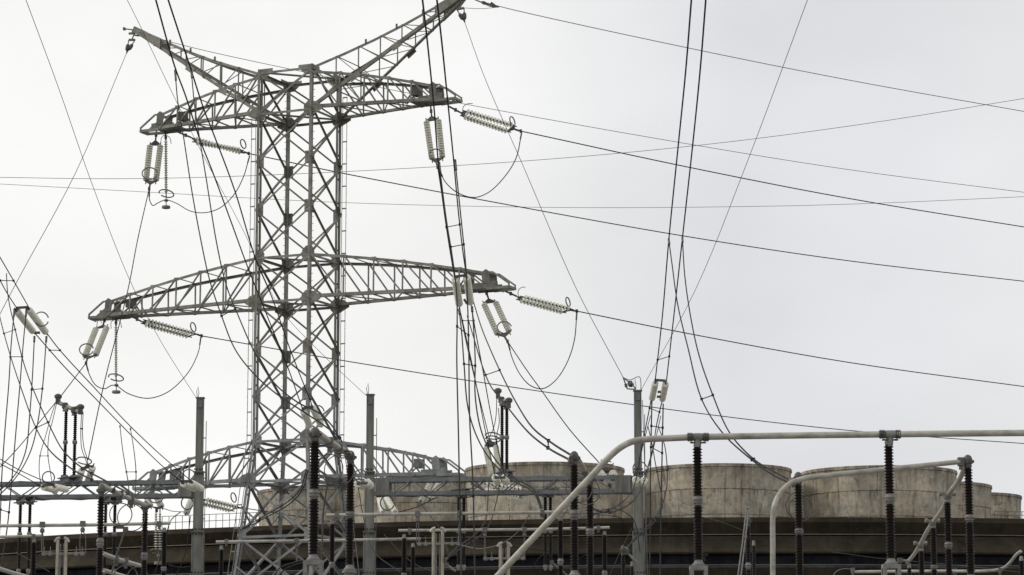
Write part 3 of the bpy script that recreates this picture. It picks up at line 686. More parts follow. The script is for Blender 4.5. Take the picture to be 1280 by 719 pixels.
jump('wide jumper loop hanging right of the middle cross arm', [(635, 428), (640, 447), (650, 468), (663, 482), (678, 486), (694, 476), (709, 453), (718, 425), (721, 391)], 158, 163, 1.3)
# shield wire hardware at the horns
for (label, pts, D) in (('small forked clamp hanging from the left horn tip', [(167, 44), (161, 50), (169, 50)], 169), ('small forked clamp hanging from the right horn tip', [(574, 10), (571, 12), (580, 10)], 160)):
    t = thing('shield_wire_clamp', label, 'clamp', W(*pts[0], D), 'shield wire clamps'); b = MB()
    e = W(158, 67, D) if D == 169 else W(581, 28, D); a_, b1, b2 = [W(*p, D) for p in pts]
    b.tube([(hornL if D == 169 else hornR) - V((0, 0, .25)), a_, (b1 + b2) / 2], .05, 6); b.bar(b1, b2, .12); b.tube([b1, b1.lerp(e, .6), e], .035, 5); b.tube([b2, b2.lerp(e, .6), e], .035, 5); b.build('yoke', 'ring', t)
    b = MB(); b.lathe(b1.lerp(e, .3), e, [(0, .05), (.1, .12), (.35, .12), (.45, .05)], 8); b.lathe(b2.lerp(e, .3), e, [(0, .05), (.1, .12), (.35, .12), (.45, .05)], 8); b.build('spark_gap', 'fitting', t)
t = thing('shield_wire_clamp', 'clamp with two dark links on the highest shield wire beside the right horn', 'clamp', W(590, -1, 160), 'shield wire clamps'); b = MB()
b.tube([W(585, -4, 160), W(603, 3.5, 160), W(615, 7, 160), W(623, 8.5, 160)], .04, 6); b.tube([W(604, 4, 160), W(612, 8, 160), W(624, 9, 160)], .03, 5); b.build('yoke', 'ring', t)
b = MB(); b.bar(W(603, 3, 160), W(607, 4.5, 160), .16); b.bar(W(613, 4.5, 160), W(618, 8, 160), .2); b.build('spark_gap', 'fitting', t)
wire('jumper_loop', 'thin level wire between the right horn and the shield wire clamp', 'jumper wire', [(580, 10), (600, 11), (624, 9)], 160, 160, .7, 'wire_thin', 'jumper loops on the pylon')

# ------------------------------------------------------------------ twin bundles
twin('twin bundle from the top edge across the left arms to capsules before the legs',
     [(192, -10), (218, 82), (232, 120), (250, 175), (265, 213), (288, 275), (310, 335), (340, 410), (360, 460), (378, 511)],
     [(207, -10), (238, 85), (256, 140), (264, 160), (294, 240), (320, 325), (340, 372), (362, 435), (391, 509)], 62, 104, wpx=1.8)
twin('twin dropper from clamps over the top left arm, curving through the pylon legs',
     [(219, 90), (222, 125), (230, 175), (240, 240), (252, 305), (262, 350), (277, 395), (294, 437), (318, 468), (345, 492), (375, 512), (405, 532), (424, 547), (434, 566)],
     [(239, 87), (243, 130), (249, 170), (258, 225), (271, 305), (283, 357), (300, 400), (318, 440), (342, 478), (372, 503), (398, 516), (414, 531), (425, 548), (436, 566)],
     70, 47.5, ((277, 396, 294, 389), (424, 547, 425, 548)), 1.7, 'twin droppers', clamp0=True, clamp1=True)
twin('twin bundle from the top edge past the right arms to the middle arm capsules',
     [(527, -10), (535, 60), (543, 140), (548, 205), (556, 270), (562, 310), (568, 346)],
     [(545, -10), (553, 60), (560, 130), (567, 200), (573, 265), (578, 310), (583, 345)], 62, 108, ((558, 286, 577, 282),), wpx=1.9)
twin('straight twin dropper right of the pylon, running off the bottom of the view',
     [(549, 205), (558, 275), (566, 325), (571, 370), (571, 450), (573, 540), (575, 640), (577, 740)],
     [(569, 202), (577, 280), (582, 330), (584.5, 380), (586, 440), (587, 520), (591, 600), (594, 740)],
     95, 75, ((560, 308, 580, 306), (571, 415, 585, 415), (576, 631, 593, 631)), 1.8, 'twin droppers', clamp0=True)
twin('twin dropper curving over the right gantry beam to a clamp on the upper tube',
     [(574, 388), (577, 415), (580, 455), (585, 510), (597, 548), (615, 577), (640, 600), (665, 614), (674, 630), (677, 643)],
     [(590, 385), (592, 410), (594, 450), (594, 495), (602, 540), (618, 573), (642, 597), (666, 611), (675, 628), (679, 643)],
     110, 80, ((579, 454, 594, 454),), 1.9, 'twin droppers', clamp0=True, clamp1=True)
twin('twin dropper sweeping right from the capsule pair to the brown post below the fan stack',
     [(584, 395), (593, 425), (602, 455), (613, 482), (632, 506), (660, 540), (685, 560), (714, 576)],
     [(592, 378), (602, 410), (613, 437), (627, 468), (645, 503), (665, 534), (690, 554), (717, 571)],
     100, 47.5, ((609, 470, 625, 463), (685, 560, 688, 552)), 1.9, 'twin droppers', clamp1=True)
twin('short twin span from the middle arm capsule pair down to the right gantry beam',
     [(574, 384), (580, 410), (590, 455), (600, 505), (610, 555), (619, 596)],
     [(589, 381), (594, 412), (604, 465), (613, 515), (622, 560), (631, 596)], 110.5, 141, ((577, 403, 593, 402),), 1.3)
twin('twin bundle from the top edge to the capsule pair in the open sky',
     [(865, -10), (857, 90), (848, 180), (836, 300), (828, 395), (819, 476)],
     [(883, -10), (875, 90), (866, 180), (853, 298), (844, 380), (833, 477)], 62, 106, ((822, 449, 835, 449),), wpx=1.8)
twin('twin dropper curving right from the sky bundle and passing behind the upper tube',
     [(836, 300), (840, 330), (847, 380), (860, 435), (877, 499), (903, 541), (940, 575), (965, 593), (992, 606)],
     [(853, 298), (856, 345), (864, 400), (874, 445), (891, 494), (912, 541), (942, 574), (968, 590), (993, 603)],
     85, 50.5, ((878, 500, 892, 494), (940, 575, 942, 573)), 1.8, 'twin droppers', clamp0=True, clamp1=True)
twin('twin span between the sky capsule pair and the right gantry post',
     [(814, 500), (808, 530), (801, 565), (795, 598)], [(828, 500), (821, 530), (815, 565), (805, 598)], 108, 140, ((813, 513, 826, 513),), 1.3)
twin('straight twin dropper beside the right gantry post, running off the bottom of the view',
     [(815, 498), (814, 540), (813, 600), (813, 660), (811, 740)], [(829, 505), (828, 550), (827, 600), (826, 650), (825, 740)], 108, 100, ((814, 535, 828, 535), (814, 564, 828, 564)), 1.7, 'twin droppers')
twin('twin dropper looping from the sky capsules to a small brown insulator',
     [(810, 533), (815, 555), (819, 578), (826, 615), (828, 633), (818, 652), (797, 672), (780, 687)],
     [(823, 533), (831, 558), (834, 588), (833, 612), (825, 637), (810, 657), (794, 672), (782, 688)], 106, 66, ((821, 587, 834, 587), (818, 647, 816, 649)), 1.5, 'twin droppers', clamp1=True)
twin('slack twin jumper from the right gantry post to the insulator behind the diagonal tube',
     [(813, 520), (803, 560), (795, 600), (786, 620), (765, 636), (755, 640), (741, 643)],
     [(826, 520), (817, 560), (806, 600), (793, 625), (772, 638), (758, 641), (741, 636)], 108, 52, ((761, 641, 762, 639),), 1.4, 'twin droppers')
twin('twin bundle entering at the left edge to the highest capsule pair',
     [(-8, 335), (8, 365), (22, 387)], [(-8, 308), (17, 351), (37, 386)], 95, 108, ((1, 350, 16, 350),), 1.5)
twin('twin dropper from the left edge sweeping to the left short tube',
     [(-3, 385), (5, 417), (14, 448), (27, 487), (45, 535), (62, 563), (88, 585), (115, 600), (142, 613)],
     [(8, 342), (10, 370), (19, 412), (30, 455), (42, 488), (60, 528), (78, 562), (100, 583), (130, 600), (160, 616)],
     100, 53, ((5, 417, 19, 412), (45, 535, 60, 528), (117, 600, 116, 593)), 1.6, 'twin droppers', clamp1=True)
twin('straight twin dropper at the far left edge below the highest capsule pair',
     [(18, 388), (14, 430), (11, 480), (6, 540), (2, 600), (0, 655), (-4, 700)], [(33, 388), (29, 430), (25, 480), (19, 550), (13, 620), (9, 660), (0, 715)],
     108, 90, ((13, 446, 27, 446), (2, 638, 10, 639)), 1.5, 'twin droppers', clamp0=True)
twin('curved twin dropper from the lower ends of the highest capsule pair to the left edge',
     [(43, 422), (40, 480), (37, 520), (33, 560), (24, 585), (10, 604), (-4, 616)], [(58, 422), (53, 486), (46, 535), (39, 562), (28, 585), (14, 604), (-4, 622)],
     110, 92, ((40, 485, 53, 486),), 1.5, 'twin droppers', clamp0=True)
twin('long twin bundle slanting from the highest capsule pair down to the first gantry post',
     [(44, 417), (80, 458), (120, 499), (160, 540), (200, 580), (229, 604)], [(58, 416), (75, 438), (120, 487), (160, 530), (200, 568), (241, 603)],
     110, 142, ((61, 436, 75, 437),), 1.3)
twin('twin dropper from the long slanting bundle to the left tube',
     [(150, 533), (153, 560), (158, 590), (161, 610), (160, 633)], [(163, 536), (167, 560), (170, 590), (169, 615), (168, 633)], 125, 80, ((158, 589, 170, 590),), 1.2, 'twin droppers', clamp0=True)
twin('short twin bundle entering low at the left edge, ending on the left gantry beam',
     [(-5, 577), (25, 593), (53, 609)], [(-5, 571), (25, 588), (68, 607)], 128, 142, (), 1.2)
twin('thin twin loops hanging from the left end of the high left switch bar',
     [(70, 502), (64, 520), (57, 545), (50, 570), (49, 590), (51, 604)], [(71, 503), (66, 525), (61, 545), (60, 570), (63, 590), (65, 604)], 149, 143, ((49, 569, 60, 569),), 1.0, 'twin droppers')
twin('thin twin loops hanging from the right end of the high left switch bar',
     [(102, 515), (101, 540), (102, 560), (106, 572), (109, 580)], [(104, 515), (103, 540), (105, 560), (108, 570), (110, 580)], 148, 148, ((101, 535, 102, 535),), 1.0, 'twin droppers')
line('wire from the high left switch bar down to the left edge', [(72, 500), (50, 527), (20, 563), (-4, 588)], 149, 140, 1.2, name='down_wire', cat='conductor', group='down wires from the pylon')
twin('thin twin wires from the high right switch bar to the ring above the ribbed pair',
     [(621, 498), (620, 520), (617, 535), (611, 548)], [(623, 510), (624, 528), (621, 545), (622, 560)], 146, 147, (), 1.0, 'twin droppers')
twin('twin cable rising from the bottom left across the pylon feet',
     [(300, 663), (330, 645), (360, 627), (375, 612), (383, 588)], [(303, 662), (334, 646), (362, 630), (378, 612), (385, 588)], 62, 50, ((325, 650, 326, 651),), 1.5, 'twin droppers')
twin('twin cable ending at the two-rod contact at bottom centre',
     [(556, 701), (575, 686), (600, 670), (612, 655), (622, 620), (624, 606)], [(557, 699), (572, 684), (594, 668), (607, 650), (610, 620), (611, 600)], 80, 140, ((586, 677, 587, 675),), 1.6, 'twin droppers', clamp0=True)
twin('twin cable curving up beside the base frame under the tall brown post',
     [(340, 722), (350, 710), (368, 703), (380, 700)], [(345, 724), (356, 712), (371, 705), (381, 703)], 50, 47, (), 1.6, 'twin droppers')

wire('slack_cable', 'single slack cable sagging between the lower tubes at bottom centre', 'cable', [(565, 678), (600, 686), (630, 678), (650, 662), (662, 643)], 90, 84, 1.1, 'ring', 'slack cables')
wire('slack_cable', 'thin cable passing from the first gantry post to the left strings', 'cable', [(203, 635), (215, 639), (232, 640)], 168, 150, 1.0, 'wire', 'slack cables')
wire('slack_cable', 'thin cable running up beside the right gantry post', 'cable', [(803, 500), (805, 560), (807, 620), (810, 740)], 144, 144, .9, 'wire_thin', 'slack cables')
wire('slack_cable', 'thin cable inside the first gantry post foot, slanting to the left', 'cable', [(238, 645), (232, 690), (218, 725)], 143, 143, 1.3, 'wire', 'slack cables')
wire('slack_cable', 'dark cable from the capsule at the first gantry post down behind the tube', 'cable', [(226, 640), (214, 650), (203, 690), (190, 725)], 146, 143, 1.2, 'wire', 'slack cables')
wire('slack_cable', 'dark cable crossing the face of the middle gantry post', 'cable', [(448, 610), (455, 650), (468, 690), (500, 715)], 141, 120, 1.3, 'wire', 'slack cables')
wire('slack_cable', 'thin cable from the pale low strings down to the two-rod contact', 'cable', [(526, 630), (540, 648), (550, 662), (560, 690)], 157, 120, 1.1, 'wire', 'slack cables')
wire('slack_cable', 'small pale cable loop at the left end of the low right tube', 'cable', [(1040, 722), (1046, 714), (1056, 711), (1066, 712)], 78, 78, 1.0, 'galv', 'slack cables')
wire('slack_cable', 'thin cable left of the cable-fed brown post, sagging to the bottom', 'cable', [(790, 660), (775, 690), (762, 720)], 90, 80, .9, 'wire', 'slack cables')

# ------------------------------------------------------------------ gantries
def gpost(px, ytop, D, label):
    top = W(px, ytop, D); base = V((top.x, top.y, 0)); t = thing('gantry_post', label, 'steel post', base, 'gantry posts')
    def col(name, z0, z1, w_):
        b = MB(); c = base + V((0, 0, (z0 + z1) / 2)); h = z1 - z0
        for s_ in (-1, 1): b.box(c + V((s_ * (w_ / 2 - .02), 0, 0)), (.04, w_ * .9, h))
        b.box(c, (w_ - .085, .04, h)); b.box(c + V((0, -w_ * .33, 0)), (w_ - .085, .03, h)) ; b.build(name, 'post', t)
    z1, z2, z3 = W(px, 590, D).z, W(px, 665, D).z, W(px, 719, D).z
    col('upper_shaft', z1, top.z, .38); col('middle_shaft', z2, z1, .49); col('lower_shaft', z3, z2, .60); col('foot_shaft', 0, z3, .66)
    for z, w_ in ((z1, .56), (z2, .64), (z3, .70)):
        b = MB(); b.box(base + V((0, 0, z)), (w_, w_, .05))
        for sx in (-1, 1):
            for sz in (-1, 1): 
                for q in (-.22, -.08, .08, .22): b.box(base + V((q * w_ / .6, -w_ / 2 + .01, z + sz * .12)), (.05, .05, .08))
        b.build('splice_flange', 'tower_dark', t)
    b = MB(); b.box(base + V((0, 0, top.z + .02)), (.46, .46, .05)); b.box(base + V((0, -.2, top.z - .35)), (.26, .06, .3)); b.build('post_cap', 'gantry', t)
    b = MB(); b.tube([base + V((.34, -.1, .2)), base + V((.34, -.1, top.z - 1.2))], .022, 5)
    z = 1.0
    while z < top.z - .5: b.box(base + V((.27, -.1, z)), (.16, .04, .05)); z += 2.1
    b.build('earth_cable', 'ring', t)
    b = MB(); q = top; b.tube([q + V((-.15, 0, 0)), q + V((-.2, 0, .35)), q + V((-.13, 0, .62)), q + V((-.08, 0, .3)), q + V((-.12, 0, 0))], .018, 5); b.build('wire_loop', 'ring', t)
    b = MB(); b.box(base + V((0, 0, .1)), (1.4, 1.4, .2)); b.build('footing', 'ground', t)
    return t
gpost(250.5, 498, 147.3, 'leftmost of the three tall grey gantry posts, left of the pylon')
gpost(463, 494, 146.1, 'grey gantry post right beside the pylon, middle of the three')
gpost(797, 489, 144.4, 'rightmost tall grey gantry post, between two fan stacks')
# horn hardware on the right post
t = thing('shield_wire_clamp', 'small forked clamp where a thin wire meets the right gantry post top', 'clamp', W(795, 488, 144.4), 'shield wire clamps'); b = MB()
b.tube([W(779, 472, 145), W(784, 486, 145), W(794, 487, 144.5)], .04, 6); b.tube([W(779, 472, 145), W(790, 481, 144.8), W(795, 486, 144.5)], .035, 5); b.tube(catmull([W(781, 473, 145), W(788, 475, 144.6), W(799, 471, 144.5), W(801, 478, 144.4), W(801, 488, 144.4)]), .022, 5); b.build('yoke', 'ring', t)
b = MB(); b.bar(W(782, 480, 145), W(783, 484, 145), .14); b.bar(W(787, 478, 145), W(789, 482, 144.8), .2); b.build('spark_gap', 'fitting', t)

def beam(x0, D0, y0t, x1, D1, y1t, label, box_end):
    zt_ = (W(x0, y0t, D0).z + W(x1, y1t, D1).z) / 2; a = W(x0, y0t, D0); c = W(x1, y1t, D1); a.z = c.z = zt_
    d = (c - a); ln = d.length; d.normalize(); nrm = V((-d.y, d.x, 0)); t = thing('gantry_beam', label, 'steel beam', a, 'gantry beams')
    dep, wid = .90, .8
    def P(s_, side, k): return a + d * s_ + nrm * (side * wid / 2) + V((0, 0, -k * dep))
    b = MB()
    for side in (-1, 1):
        for k in (0, 1): b.angle(P(0, side, k), P(ln, side, k), .21, .03, V((0, 0, -1)) if k == 0 else V((0, 0, 1)), -nrm * side)
    b.build('chord', 'gantry', t)
    b = MB(); n = int(ln / .95); n += n % 2
    for side in (-1, 1):
        for i in range(n):
            s0, s1 = ln * i / n, ln * (i + 1) / n
            b.bar(P(s0, side, i % 2) + V((0, 0, -.1 if i % 2 == 0 else .1)), P(s1, side, (i + 1) % 2) + V((0, 0, -.1 if i % 2 else .1)), .055)
    for k in (0, 1):
        for i in range(n):
            b.bar(P(ln * i / n, -1 if i % 2 else 1, k), P(ln * (i + 1) / n, 1 if i % 2 else -1, k), .07)
    b.build('beam_lacing', 'gantry', t)
    for s0, s1 in box_end:
        b = MB()
        for side in (-1, 1):
            m_ = P((s0 + s1) / 2 if s0 >= 0 else ln + (s0 + s1) / 2, side, .5); b.box(m_ + nrm * side * .02, (abs(s1 - s0), .03, dep - .06), d, nrm)
        b.build('end_box_plate', 'post', t)
    return a, d, nrm, zt_, dep
bl = beam(-90, 148.9, 602.5, 243, 147.3, 602.5, 'latticed grey beam reaching from the left edge to the first gantry post', ((-.75, -.05),))
br = beam(470, 146.0, 599, 790, 144.4, 594.5, 'latticed grey beam between the middle and the right gantry posts', ((.05, .75), (-.85, -.05)))

# ------------------------------------------------------------------ brown post insulators
def shed_prof(h, r, pitch):
    n = max(3, int(h / pitch)); p = h / n; pr = []
    for i in range(n):
        R = r if i % 2 == 0 else r * .97
        pr += [(i * p, r * .68), (i * p + p * .36, r * .69), (i * p + p * .74, R), (i * p + p * .86, R * .985), (i * p + p * .99, r * .68)]
    return pr
def post(px, D, segs, wpx, label, head='cap', base='pole', group='brown post insulators', hidden=None, topd=None, down=True):
    """segs: [(y0,y1),...] shed stretches in photograph pixels at distance D, top to bottom"""
    x = W(px, 640, D).x; y = D; r = rad(wpx * 1.1, D)
    Z = [(W(px, a, D).z, W(px, b_, D).z) for a, b_ in segs]
    t = thing('post_insulator', label, 'insulator', (x, y, 0 if down else Z[0][0]), group)
    for (z0, z1) in Z:
        b = MB(); b.lathe((x, y, z0), (x, y, z1), shed_prof(z0 - z1, r, max(.05, r * .55)), 20); b.build('shed_stack', 'brown', t, smooth=True)
    for (a, b_) in zip(Z[:-1], Z[1:]):
        hgt = a[1] - b_[0]; b = MB(); b.lathe((x, y, a[1]), (x, y, b_[0]), [(0, r * .68), (hgt * .14, r * .78), (hgt * .3, r * 1.03), (hgt * .42, r * 1.03), (hgt * .47, r * .82), (hgt * .56, r * .82), (hgt * .6, r * 1.03), (hgt * .72, r * 1.03), (hgt * .85, r * .76), (hgt, r * .70)], 16); b.build('flange', 'galv', t, smooth=True)
    ztop = Z[0][0]; zb = Z[-1][1]
    if head:
        hh_ = {'cap': .12, 'bus': .17, 'dome': .16, 'knob': .22}[head]
        b = MB(); b.lathe((x, y, ztop), (x, y, ztop + 1), [(-.002, r * .7), (.03, r * .8), (hh_ * .5, r * .62), (hh_, r * .6)] if head != 'dome' else [(-.002, r * .7), (.03, r * .85), (hh_ * .4, r * .75), (hh_ * .45, r * 1.05), (hh_ * .9, r * 1.0), (hh_ * 1.25, r * .75), (hh_ * 1.42, r * .3)], 14)
        if head == 'dome':
            for i in range(5):
                a = i * 1.25; b.box((x + r * 1.05 * math.cos(a), y + r * 1.05 * math.sin(a), ztop + hh_ * .7), (.045, .045, .045))
        b.build('head_fitting', 'galv' if head != 'dome' else 'fitting', t, smooth=True)
    if down:
        b = MB(); k = .11 * 2; b.lathe((x, y, zb), (x, y, 0), [(-.002, r * .75), (.03, r * .85), (.05, r * .95), (.07, r * 1.25), (.1, r * 1.25)], 16); b.build('base_fitting', 'galv', t, smooth=True)
        zb -= .1
        if base == 'frame':
            wf = r * 3.5; b = MB()
            b.box((x, y, zb - .035), (wf, wf, .07)); 
            for sx in (-1, 1):
                for sy in (-1, 1): b.box((x + sx * (wf / 2 - .03), y + sy * (wf / 2 - .03), (zb - .07) / 2), (.06, .06, zb - .07))
            z = zb - 1.2
            while z > .5:
                for sy in (-1, 1): b.box((x, y + sy * (wf / 2 - .03), z), (wf - .12, .03, .05))
                z -= 1.5
            b.build('support_frame', 'galv', t)
        elif base == 'pole':
            b = MB(); b.tube([(x, y, zb), (x, y, 0)], r * 1.1, 12); b.lathe((x, y, zb), (x, y, 0), [(0, r * 1.6), (.04, r * 1.6)], 12); b.build('support_pole', 'galv', t, smooth=True)
        b = MB(); b.box((x, y, .08), (r * 8, r * 8, .16)); b.build('footing', 'ground', t)
    return V((x, y, ztop))
# foreground row under the long tube
post(872.5, 47, [(559, 620), (632, 700)], 11.5, 'tall framed brown insulator under the long upper tube, right of the right gantry post', 'bus', 'frame')
post(1112.5, 47, [(556, 617), (630, 698)], 11.5, 'tall framed brown insulator under the upper tube before the rightmost big fan stack', 'bus', 'frame')
post(998.5, 50.5, [(606, 660), (668, 735)], 10, 'brown insulator with cable ring just right of the bent tube riser', 'dome', 'pole')
post(1211.5, 49, [(585, 643), (653, 718)], 10.5, 'tall brown insulator with domed head at the right end of the bent tube', 'dome', 'pole')
post(1184.5, 54.5, [(628, 677), (686, 732)], 9.2, 'brown insulator one step below the domed right post on the curved tube', 'cap', 'pole')
post(1166, 61.5, [(660, 706), (712, 752)], 8.2, 'brown insulator in the middle of the descending curved tube on the right', 'cap', 'pole')
post(1150.5, 68, [(689, 730), (736, 775)], 7.2, 'short-looking brown insulator low on the curved tube, right of the framed post', 'cap', 'pole')
post(1135, 75, [(710, 748), (752, 790)], 6, 'lowest brown insulator where the curved tube ends, beside the framed post', 'cap', 'pole')
post(1275, 74, [(701, 740), (745, 782)], 6.5, 'brown insulator cut off at the right edge of the view', 'cap', 'pole')
post(392.5, 45, [(552, 611), (624, 693)], 12.5, 'largest brown insulator standing before the pylon legs on a square frame', 'dome', 'frame')
post(437.5, 48.3, [(580, 639), (648, 706)], 10.5, 'brown insulator at the lower end of the short sloping tube by the middle post', 'dome', 'pole')
post(718, 47.5, [(581, 637), (650, 713)], 10.5, 'tall brown insulator left of the diagonal tube top, below the fan stack', 'dome', 'pole')
post(737.5, 51, [(607, 660), (670, 740)], 9.5, 'brown insulator just right of the diagonal tube, beside the domed one', 'dome', 'pole')
post(126, 52, [(621, 672), (685, 745)], 8.8, 'brown insulator at the upper end of the short tube on the left', 'dome', 'pole')
post(181.5, 56.5, [(641, 690), (700, 755)], 7.8, 'brown insulator at the lower end of the short tube on the left', 'dome', 'pole')
# middle-distance posts carrying the level tubes
post(206, 80, [(665, 708), (714, 760)], 6.6, 'slim brown insulator under the right end of the left level tube', 'cap', 'pole')
post(43.5, 82, [(678, 722), (727, 770)], 6.6, 'slim brown insulator under the lower left level tube', 'cap', 'pole')
post(277.5, 84, [(687, 730), (735, 775)], 6, 'slim brown insulator at the left end of the tube crossing the pylon feet', 'cap', 'pole')
post(415.5, 80, [(655, 702), (710, 755)], 6.8, 'slim brown insulator between the two largest brown insulators', 'cap', 'pole')
post(700.5, 80, [(651, 698), (707, 752)], 7, 'slim brown insulator under the right end of the upper middle tube', 'cap', 'pole')
post(505.5, 84, [(673, 716), (722, 765)], 6.4, 'slim brown insulator under the left end of the lower middle tube', 'cap', 'pole')
post(516.5, 88, [(684, 724), (728, 768)], 6, 'slimmer brown insulator close behind another, at the end of the pylon-foot tube', 'cap', 'pole')
post(755.5, 84, [(669, 713), (722, 765)], 6.2, 'slim brown insulator under the right end of the lower middle tube', 'cap', 'pole')
post(778.5, 66, [(694, 735), (740, 780)], 5.8, 'small brown insulator fed by the looping twin cable at bottom right of centre', 'dome', 'pole')
post(789.5, 70, [(708, 745), (750, 790)], 5, 'tiny brown insulator before the foot of the right gantry post', 'cap', 'pole')
post(934.5, 62, [(658, 703), (712, 760)], 6.6, 'brown insulator with two leaning rods, between the framed post and bent tube', 'dome', 'pole')
post(941.5, 68, [(682, 722), (727, 770)], 5, 'thin brown insulator half hidden behind the one with leaning rods', 'cap', 'pole')
# hung and standing on the gantry beams
def gpair(pxs, D, y0, ym, y1, up, what, which, bar_=None):
    for i, px in enumerate(pxs):
        x = W(px, 600, D).x; r = rad(5.0, D); z0, zm, z1 = [W(px, q, D).z for q in (y0, ym, y1)]
        t = thing('post_insulator', '%s brown insulator of the pair %s' % (('left', 'right')[i], what), 'insulator', (x, D, z1 if up else z0), 'thin insulators on the gantry beams')
        for a, c in ((z0, zm + .12), (zm - .12, z1)):
            b = MB(); b.lathe((x, D, a), (x, D, c), shed_prof(a - c, r, .1), 12); b.build('shed_stack', 'brown', t, smooth=True)
        b = MB(); b.lathe((x, D, zm + .12), (x, D, zm - .12), [(0, r * .8), (.05, r * 1.25), (.19, r * 1.25), (.24, r * .8)], 10); b.build('flange', 'galv', t, smooth=True)
        zb = z1 if up else z0; s_ = -1 if up else 1
        b = MB(); b.box((x, D, zb + s_ * .06), (.34, .34, .1)); A_ = V((.50, -.866, 0)) if px < 400 or px > 0 else None; B2 = V((.866, .50, 0)); b.box((x, D, zb + s_ * .13), (1.25, .34, .05), A_, B2); b.box((x, D, zb + s_ * .27), (1.2, .06, .24), A_, B2); b.box((x, D, zb + s_ * .41), (1.25, .34, .05), A_, B2); b.build('mounting_bracket', 'gantry', t)
        b = MB(); e = z0 if up else z1; b.lathe((x, D, e), (x, D, e + (1 if up else -1)), [(0, r * .8), (.06, r * 1.2), (.2, r * 1.0), (.3, r * .5)], 10); b.build('end_fitting', 'galv', t, smooth=True)
gpair((80.5, 92.3), 148, 515, 553, 594, True, 'standing on the left gantry beam', 0)
gpair((26.5, 38.5), 148, 631, 668, 711, False, 'hanging at the far left end of the left beam', 0)
gpair((133, 144.5), 147.6, 631, 668, 711, False, 'hanging near the middle of the left beam', 0)
gpair((627.5, 633.5), 145.2, 507, 547, 587, True, 'standing on the right gantry beam', 0)
gpair((573.5, 580), 145.5, 622, 664, 706, False, 'hanging left on the right gantry beam', 0)
gpair((681.5, 688), 145.1, 622, 664, 706, False, 'hanging right on the right gantry beam', 0)
def switchbar(a, c, D, label):
    t = thing('switch_bar', label, 'busbar', W(*a, D), 'switch bars'); b = MB(); p, q = W(*a, D), W(*c, D - .6)
    b.tube([p, q], .11, 10); b.build('bar_tube', 'alu_aged', t, smooth=True)
    b = MB()
    for e in (p, q): b.box(e + V((0, 0, .12)), (.22, .3, .4)); b.lathe(e + V((0, 0, .45)), e, [(0, .08), (.08, .2), (.2, .2), (.3, .1)], 10)
    for k in (.32, .72): m_ = p.lerp(q, k); b.lathe(m_ + V((0, 0, .16)), m_ - V((0, 0, .3)), [(0, .1), (.05, .17), (.3, .17), (.35, .1), (.46, .14)], 10)
    b.build('contact_fitting', 'fitting', t, smooth=True)
switchbar((72.5, 503), (100.5, 516), 148.3, 'short sloping bar on top of the insulator pair above the left beam')
switchbar((622.5, 496), (636, 508), 145.5, 'short sloping bar on top of the insulator pair above the right beam')

# ------------------------------------------------------------------ tubular busbars
def busbar(label, pts, wpx, Dm, m='alu', clamps=(), saddles=(), cuts=(), name='tube_busbar', k=8, hooks=()):
    P = catmull([W(*p) for p in pts], k); r = rad(wpx, Dm); t = thing(name, label, 'busbar', P[0], 'tubular busbars')
    b = MB(); b.tube(P, r, 16); b.build('tube', m, t, smooth=True)
    for (x, y, D) in saddles:        # big T clamp over a post
        c = W(x, y, D); b = MB()
        for s_ in (-1, 1):
            b.lathe(c + V((s_ * r * 1.5, 0, 0)), c + V((s_ * r * 7.0, 0, 0)), [(0, r * 1.2), (r * 1.7, r * 1.22), (r * 1.9, r * 1.03)], 14)
            for q in (.2, .5, .8): b.lathe(c + V((s_ * r * (1.4 + 1.8 * q), 0, 0)), c + V((s_ * 9, 0, 0)), [(0, r * 1.42), (r * .25, r * 1.42)], 8)
        b.box(c - V((0, 0, r * 1.7)), (r * 4.8, r * 1.6, r * .4))
        b.build('tube_clamp', 'fitting', t, smooth=True)
        b = MB(); b.lathe(c - V((r * 1.45, 0, 0)), c + V((r * 9, 0, 0)), [(0, r * 1.0), (.01, r * 1.25), (r * 2.9 - .01, r * 1.25), (r * 2.9, r * 1.0)], 14); b.lathe(c - V((0, 0, r * .9)), c - V((0, 0, 9)), [(0, r * .8), (r * .8, r * .95), (r * 2.0, r * .95), (r * 2.8, r * .7)], 12); b.build('saddle', 'galv', t, smooth=True)
    for (x, y, D) in clamps:
        c = W(x, y, D); b = MB(); d = (min(P, key=lambda p: (p - c).length) - c); b.box(c, (r * 2.4, r * 2.8, r * 3.2)); b.box(c - V((0, 0, r * 2)), (r * 1.4, r * 1.6, r * 2.2)); b.build('tube_clamp', 'ring', t)
    for (x, y, D, dx, y1) in hooks:  # link hanging from the tube
        c = W(x, y, D); b = MB(); b.box(c, (r * 3, r * 3, r * 3.4)); b.lathe(c - V((0, 0, r * 2)), c - V((0, 0, 9)), [(0, r * .8), (r, r * 1.4), (r * 2.4, r * 1.4), (r * 3, r * .6)], 10)
        h = MB()
        for s_ in (-1, 1):
            e = W(x + s_ * dx, y1, D); h.tube(catmull([c - V((0, 0, r * 4)), c.lerp(e, .4) + V((s_ * dx * D / FPX * .45, 0, 0)), e]), r * .32, 6)
        o = b.build('hanger_clamp', 'ring', t, smooth=True); h.build('hanger_link', 'ring', o, smooth=True)
    return t
busbar('long pale tube rising diagonally from the bottom and bending level to the right edge', [(545, 803, 47), (590, 755, 47), (625, 717, 47), (670, 669, 47), (740, 594.5, 47), (762, 571, 47), (775, 560, 47), (788, 553, 47), (805, 549.5, 47), (835, 548, 47), (872, 546.5, 47), (990, 544.5, 47), (1113, 543, 46.8), (1200, 542, 46.7), (1320, 541, 46.6)], 8.2, 47, 'alu', saddles=((872.5, 546.5, 47), (1112.5, 543, 46.8)), k=6)
